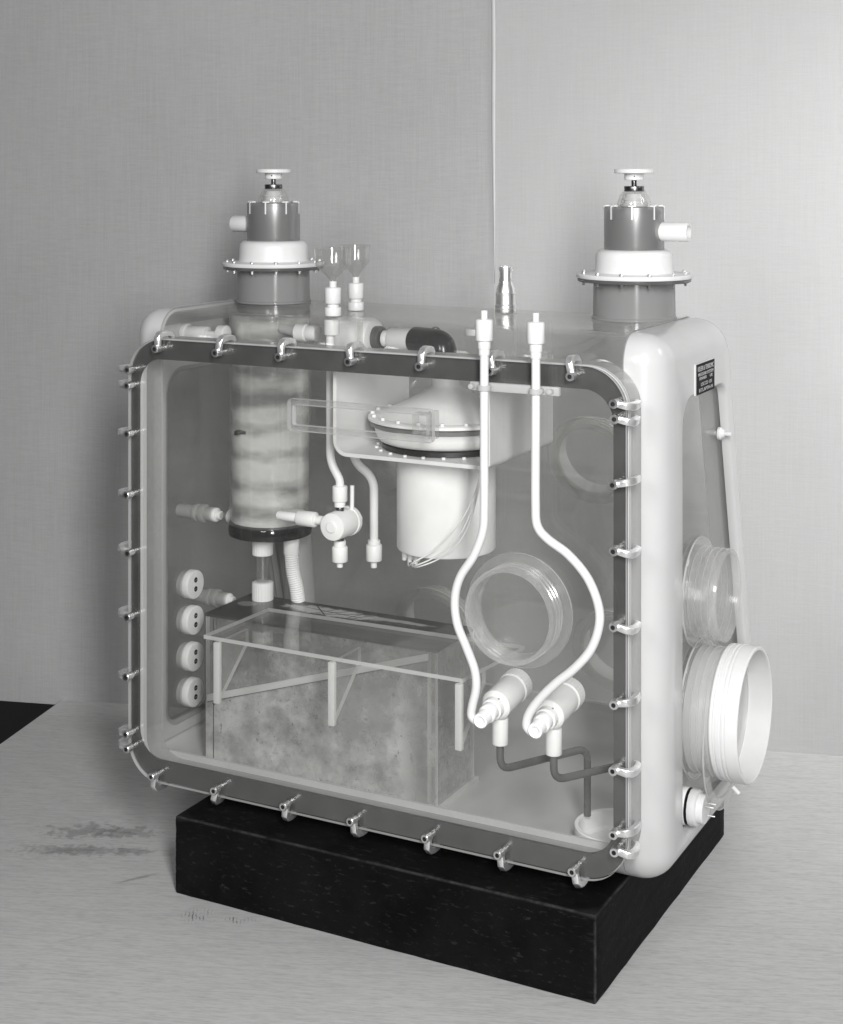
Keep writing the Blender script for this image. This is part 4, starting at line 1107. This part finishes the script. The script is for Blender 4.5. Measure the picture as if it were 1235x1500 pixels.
tag(obj('tube_clip_bar', bm, clear('clip_bar_acrylic', .7, .62, .15, hv=.85)), 'clear acrylic bar clipping both white tubes across the front window', 'clip bar')

def coupling(x, label):
    c = thing('coupling', (x, -.03, .32), label, 'coupling', 'white couplings low on the front window')
    p = Vector((x, -.036, .3225)); ax = Vector((0, 1, .115)).normalized()
    at = lambda s: p + ax * s
    bm = B(); lathe(bm, at(0), ax, [(0, 0), (0, .0055), (.0004, .0062), (-.003, .0064), (-.004, .0092), (-.003, .0105), (.016, .0108), (.018, .0125), (.020, .0132), (.034, .0132), (.036, .0120)], 36); obj('hose_tail', bm, M_WHITE2, c)
    bm = B(); lathe(bm, at(.0345), ax, [(0, 0), (0, .0140), (.001, .0155), (.010, .0160), (.012, .0160), (.012, 0)], 40); obj('locknut', bm, M_WHITE2, c)
    bm = B(); lathe(bm, at(.0470), ax, [(0, 0), (0, .0170), (.002, .0200), (.005, .0222), (.060, .0222), (.0615, .0210), (.0615, 0)], 48); obj('body', bm, M_WHITE2, c)
    bm = B(); nut(bm, at(.1090), ax, .024, .0238, seg=60); obj('end_cap', bm, M_WHITE2, c)
    bm = B(); nut(bm, (x, .030, .2665), (0, 0, 1), .0400, .0122); obj('down_nut', bm, M_WHITE2, c)
    bm = B(); box(bm, x + .004, x + .009, .0065 + .0, .0085, .322, .342); obj('slot', bm, M_HOLE, c, smooth=False)
    return c
coupling(.660, 'left white coupling through the front window beside the shelf corner')
coupling(.745, 'right white coupling through the front window above the dish')
bm = B(); tube(bm, fillet_path([(.660, .030, .270), (.660, .030, .2290), (.742, .170, .2290), (.742, .170, .1260)], .020, 8), .0056, 16)
tag(obj('dark_pipe', bm, M_DARKTUBE), 'dark bent pipe from the left coupling down into the white dish', 'pipe', 'dark bent pipes')
bm = B(); tube(bm, fillet_path([(.745, .030, .270), (.745, .030, .2290), (.858, .190, .2310)], .020, 8), .0056, 16)
tag(obj('dark_pipe', bm, M_DARKTUBE), 'dark bent pipe from the right coupling running off to the right end', 'pipe', 'dark bent pipes')

bm = B(); lathe(bm, (.792, .160, .0902), (0, 0, 1), [(0, 0), (0, .0600), (.002, .0620), (.034, .0625), (.0350, .0615), (.0345, .0560), (.010, .0545), (.006, .050), (.005, 0)], 72)
tag(obj('dish', bm, M_IVORY), 'round shallow white dish on the cabinet floor in the right front corner', 'dish')

# ------------------------------------------------------------------ right end: white ring, plug, tap
rg = thing('port_ring', (.95, .266, .285), 'large white ribbed sleeve ring fitted over the low glove port on the right end', 'sleeve ring')
ax = Vector((1, 0, 0)); c0 = (ER + .032, .266, .287)
bm = B(); lathe(bm, c0, ax, [(0, .0925), (0, .0985), (.002, .1000), (.006, .1000), (.0068, .0982), (.0090, .0982), (.0098, .1004), (.0145, .1004), (.0155, .0990), (.018, .0990), (.019, .1008), (.0205, .1008), (.0215, .0992), (.0240, .0992), (.0250, .1008), (.042, .1000), (.0435, .0985), (.0435, .0955), (.0425, .0945), (.006, .0925)], 96, closed=True); obj('ring', bm, M_WHITE, rg)
bm = B(); tube(bm, [Vector((ER + .052, .225, .190)), Vector((ER + .061, .228, .180))], .0032, 10); obj('toggle', bm, M_WHITE, rg)
pg = thing('plug', (ER, .195, .160), 'white threaded plug with metal pins low on the right end window', 'plug')
c0 = Vector((ER - .016, .195, .160))
bm = B(); cyl(bm, c0 + ax * -.012, ax, .0135, .0270, .001, 40); cyl(bm, c0, ax, .010, .0268, .0012, 44); obj('back_nut', bm, M_IVORY, pg)
bm = B(); lathe(bm, c0 + ax * .0102, ax, [(0, .010), (0, .0270), (.0012, .0270), (.0012, .010)], 40, closed=True); obj('washer', bm, M_BLACK, pg)
bm = B(); nut(bm, c0 + ax * .0125, ax, .0145, .0268, seg=28); lathe(bm, c0 + ax * .0268, ax, [(0, 0), (0, .0215), (.008, .0215), (.0098, .0200), (.0098, 0)], 40); obj('body', bm, M_WHITE, pg)
for dy, dz in ((-.006, .007), (.005, .008), (.000, -.008)):
    bm = B(); cyl(bm, c0 + Vector((.036, dy, dz)), ax, .014, .0011, .0003, 10); obj('pin', bm, M_CHROME, pg)
tp = thing('tap', (ER, .372, .690), 'small white bleed tap high on the right end window', 'tap')
c0 = Vector((ER - .0145, .372, .690))
bm = B(); cyl(bm, c0 + ax * -.018, ax, .016, .0042, .0006, 16); obj('inner_stub', bm, M_WHITE, tp)
bm = B(); lathe(bm, c0, ax, [(0, 0), (0, .0085), (.001, .0100), (.005, .0100), (.007, .0080), (.011, .0055), (.011, 0)], 24); obj('knob', bm, M_WHITE, tp)
bm = B(); cyl(bm, c0 + ax * .0105, ax, .011, .0036, .0006, 14); obj('nozzle', bm, M_WHITE, tp)
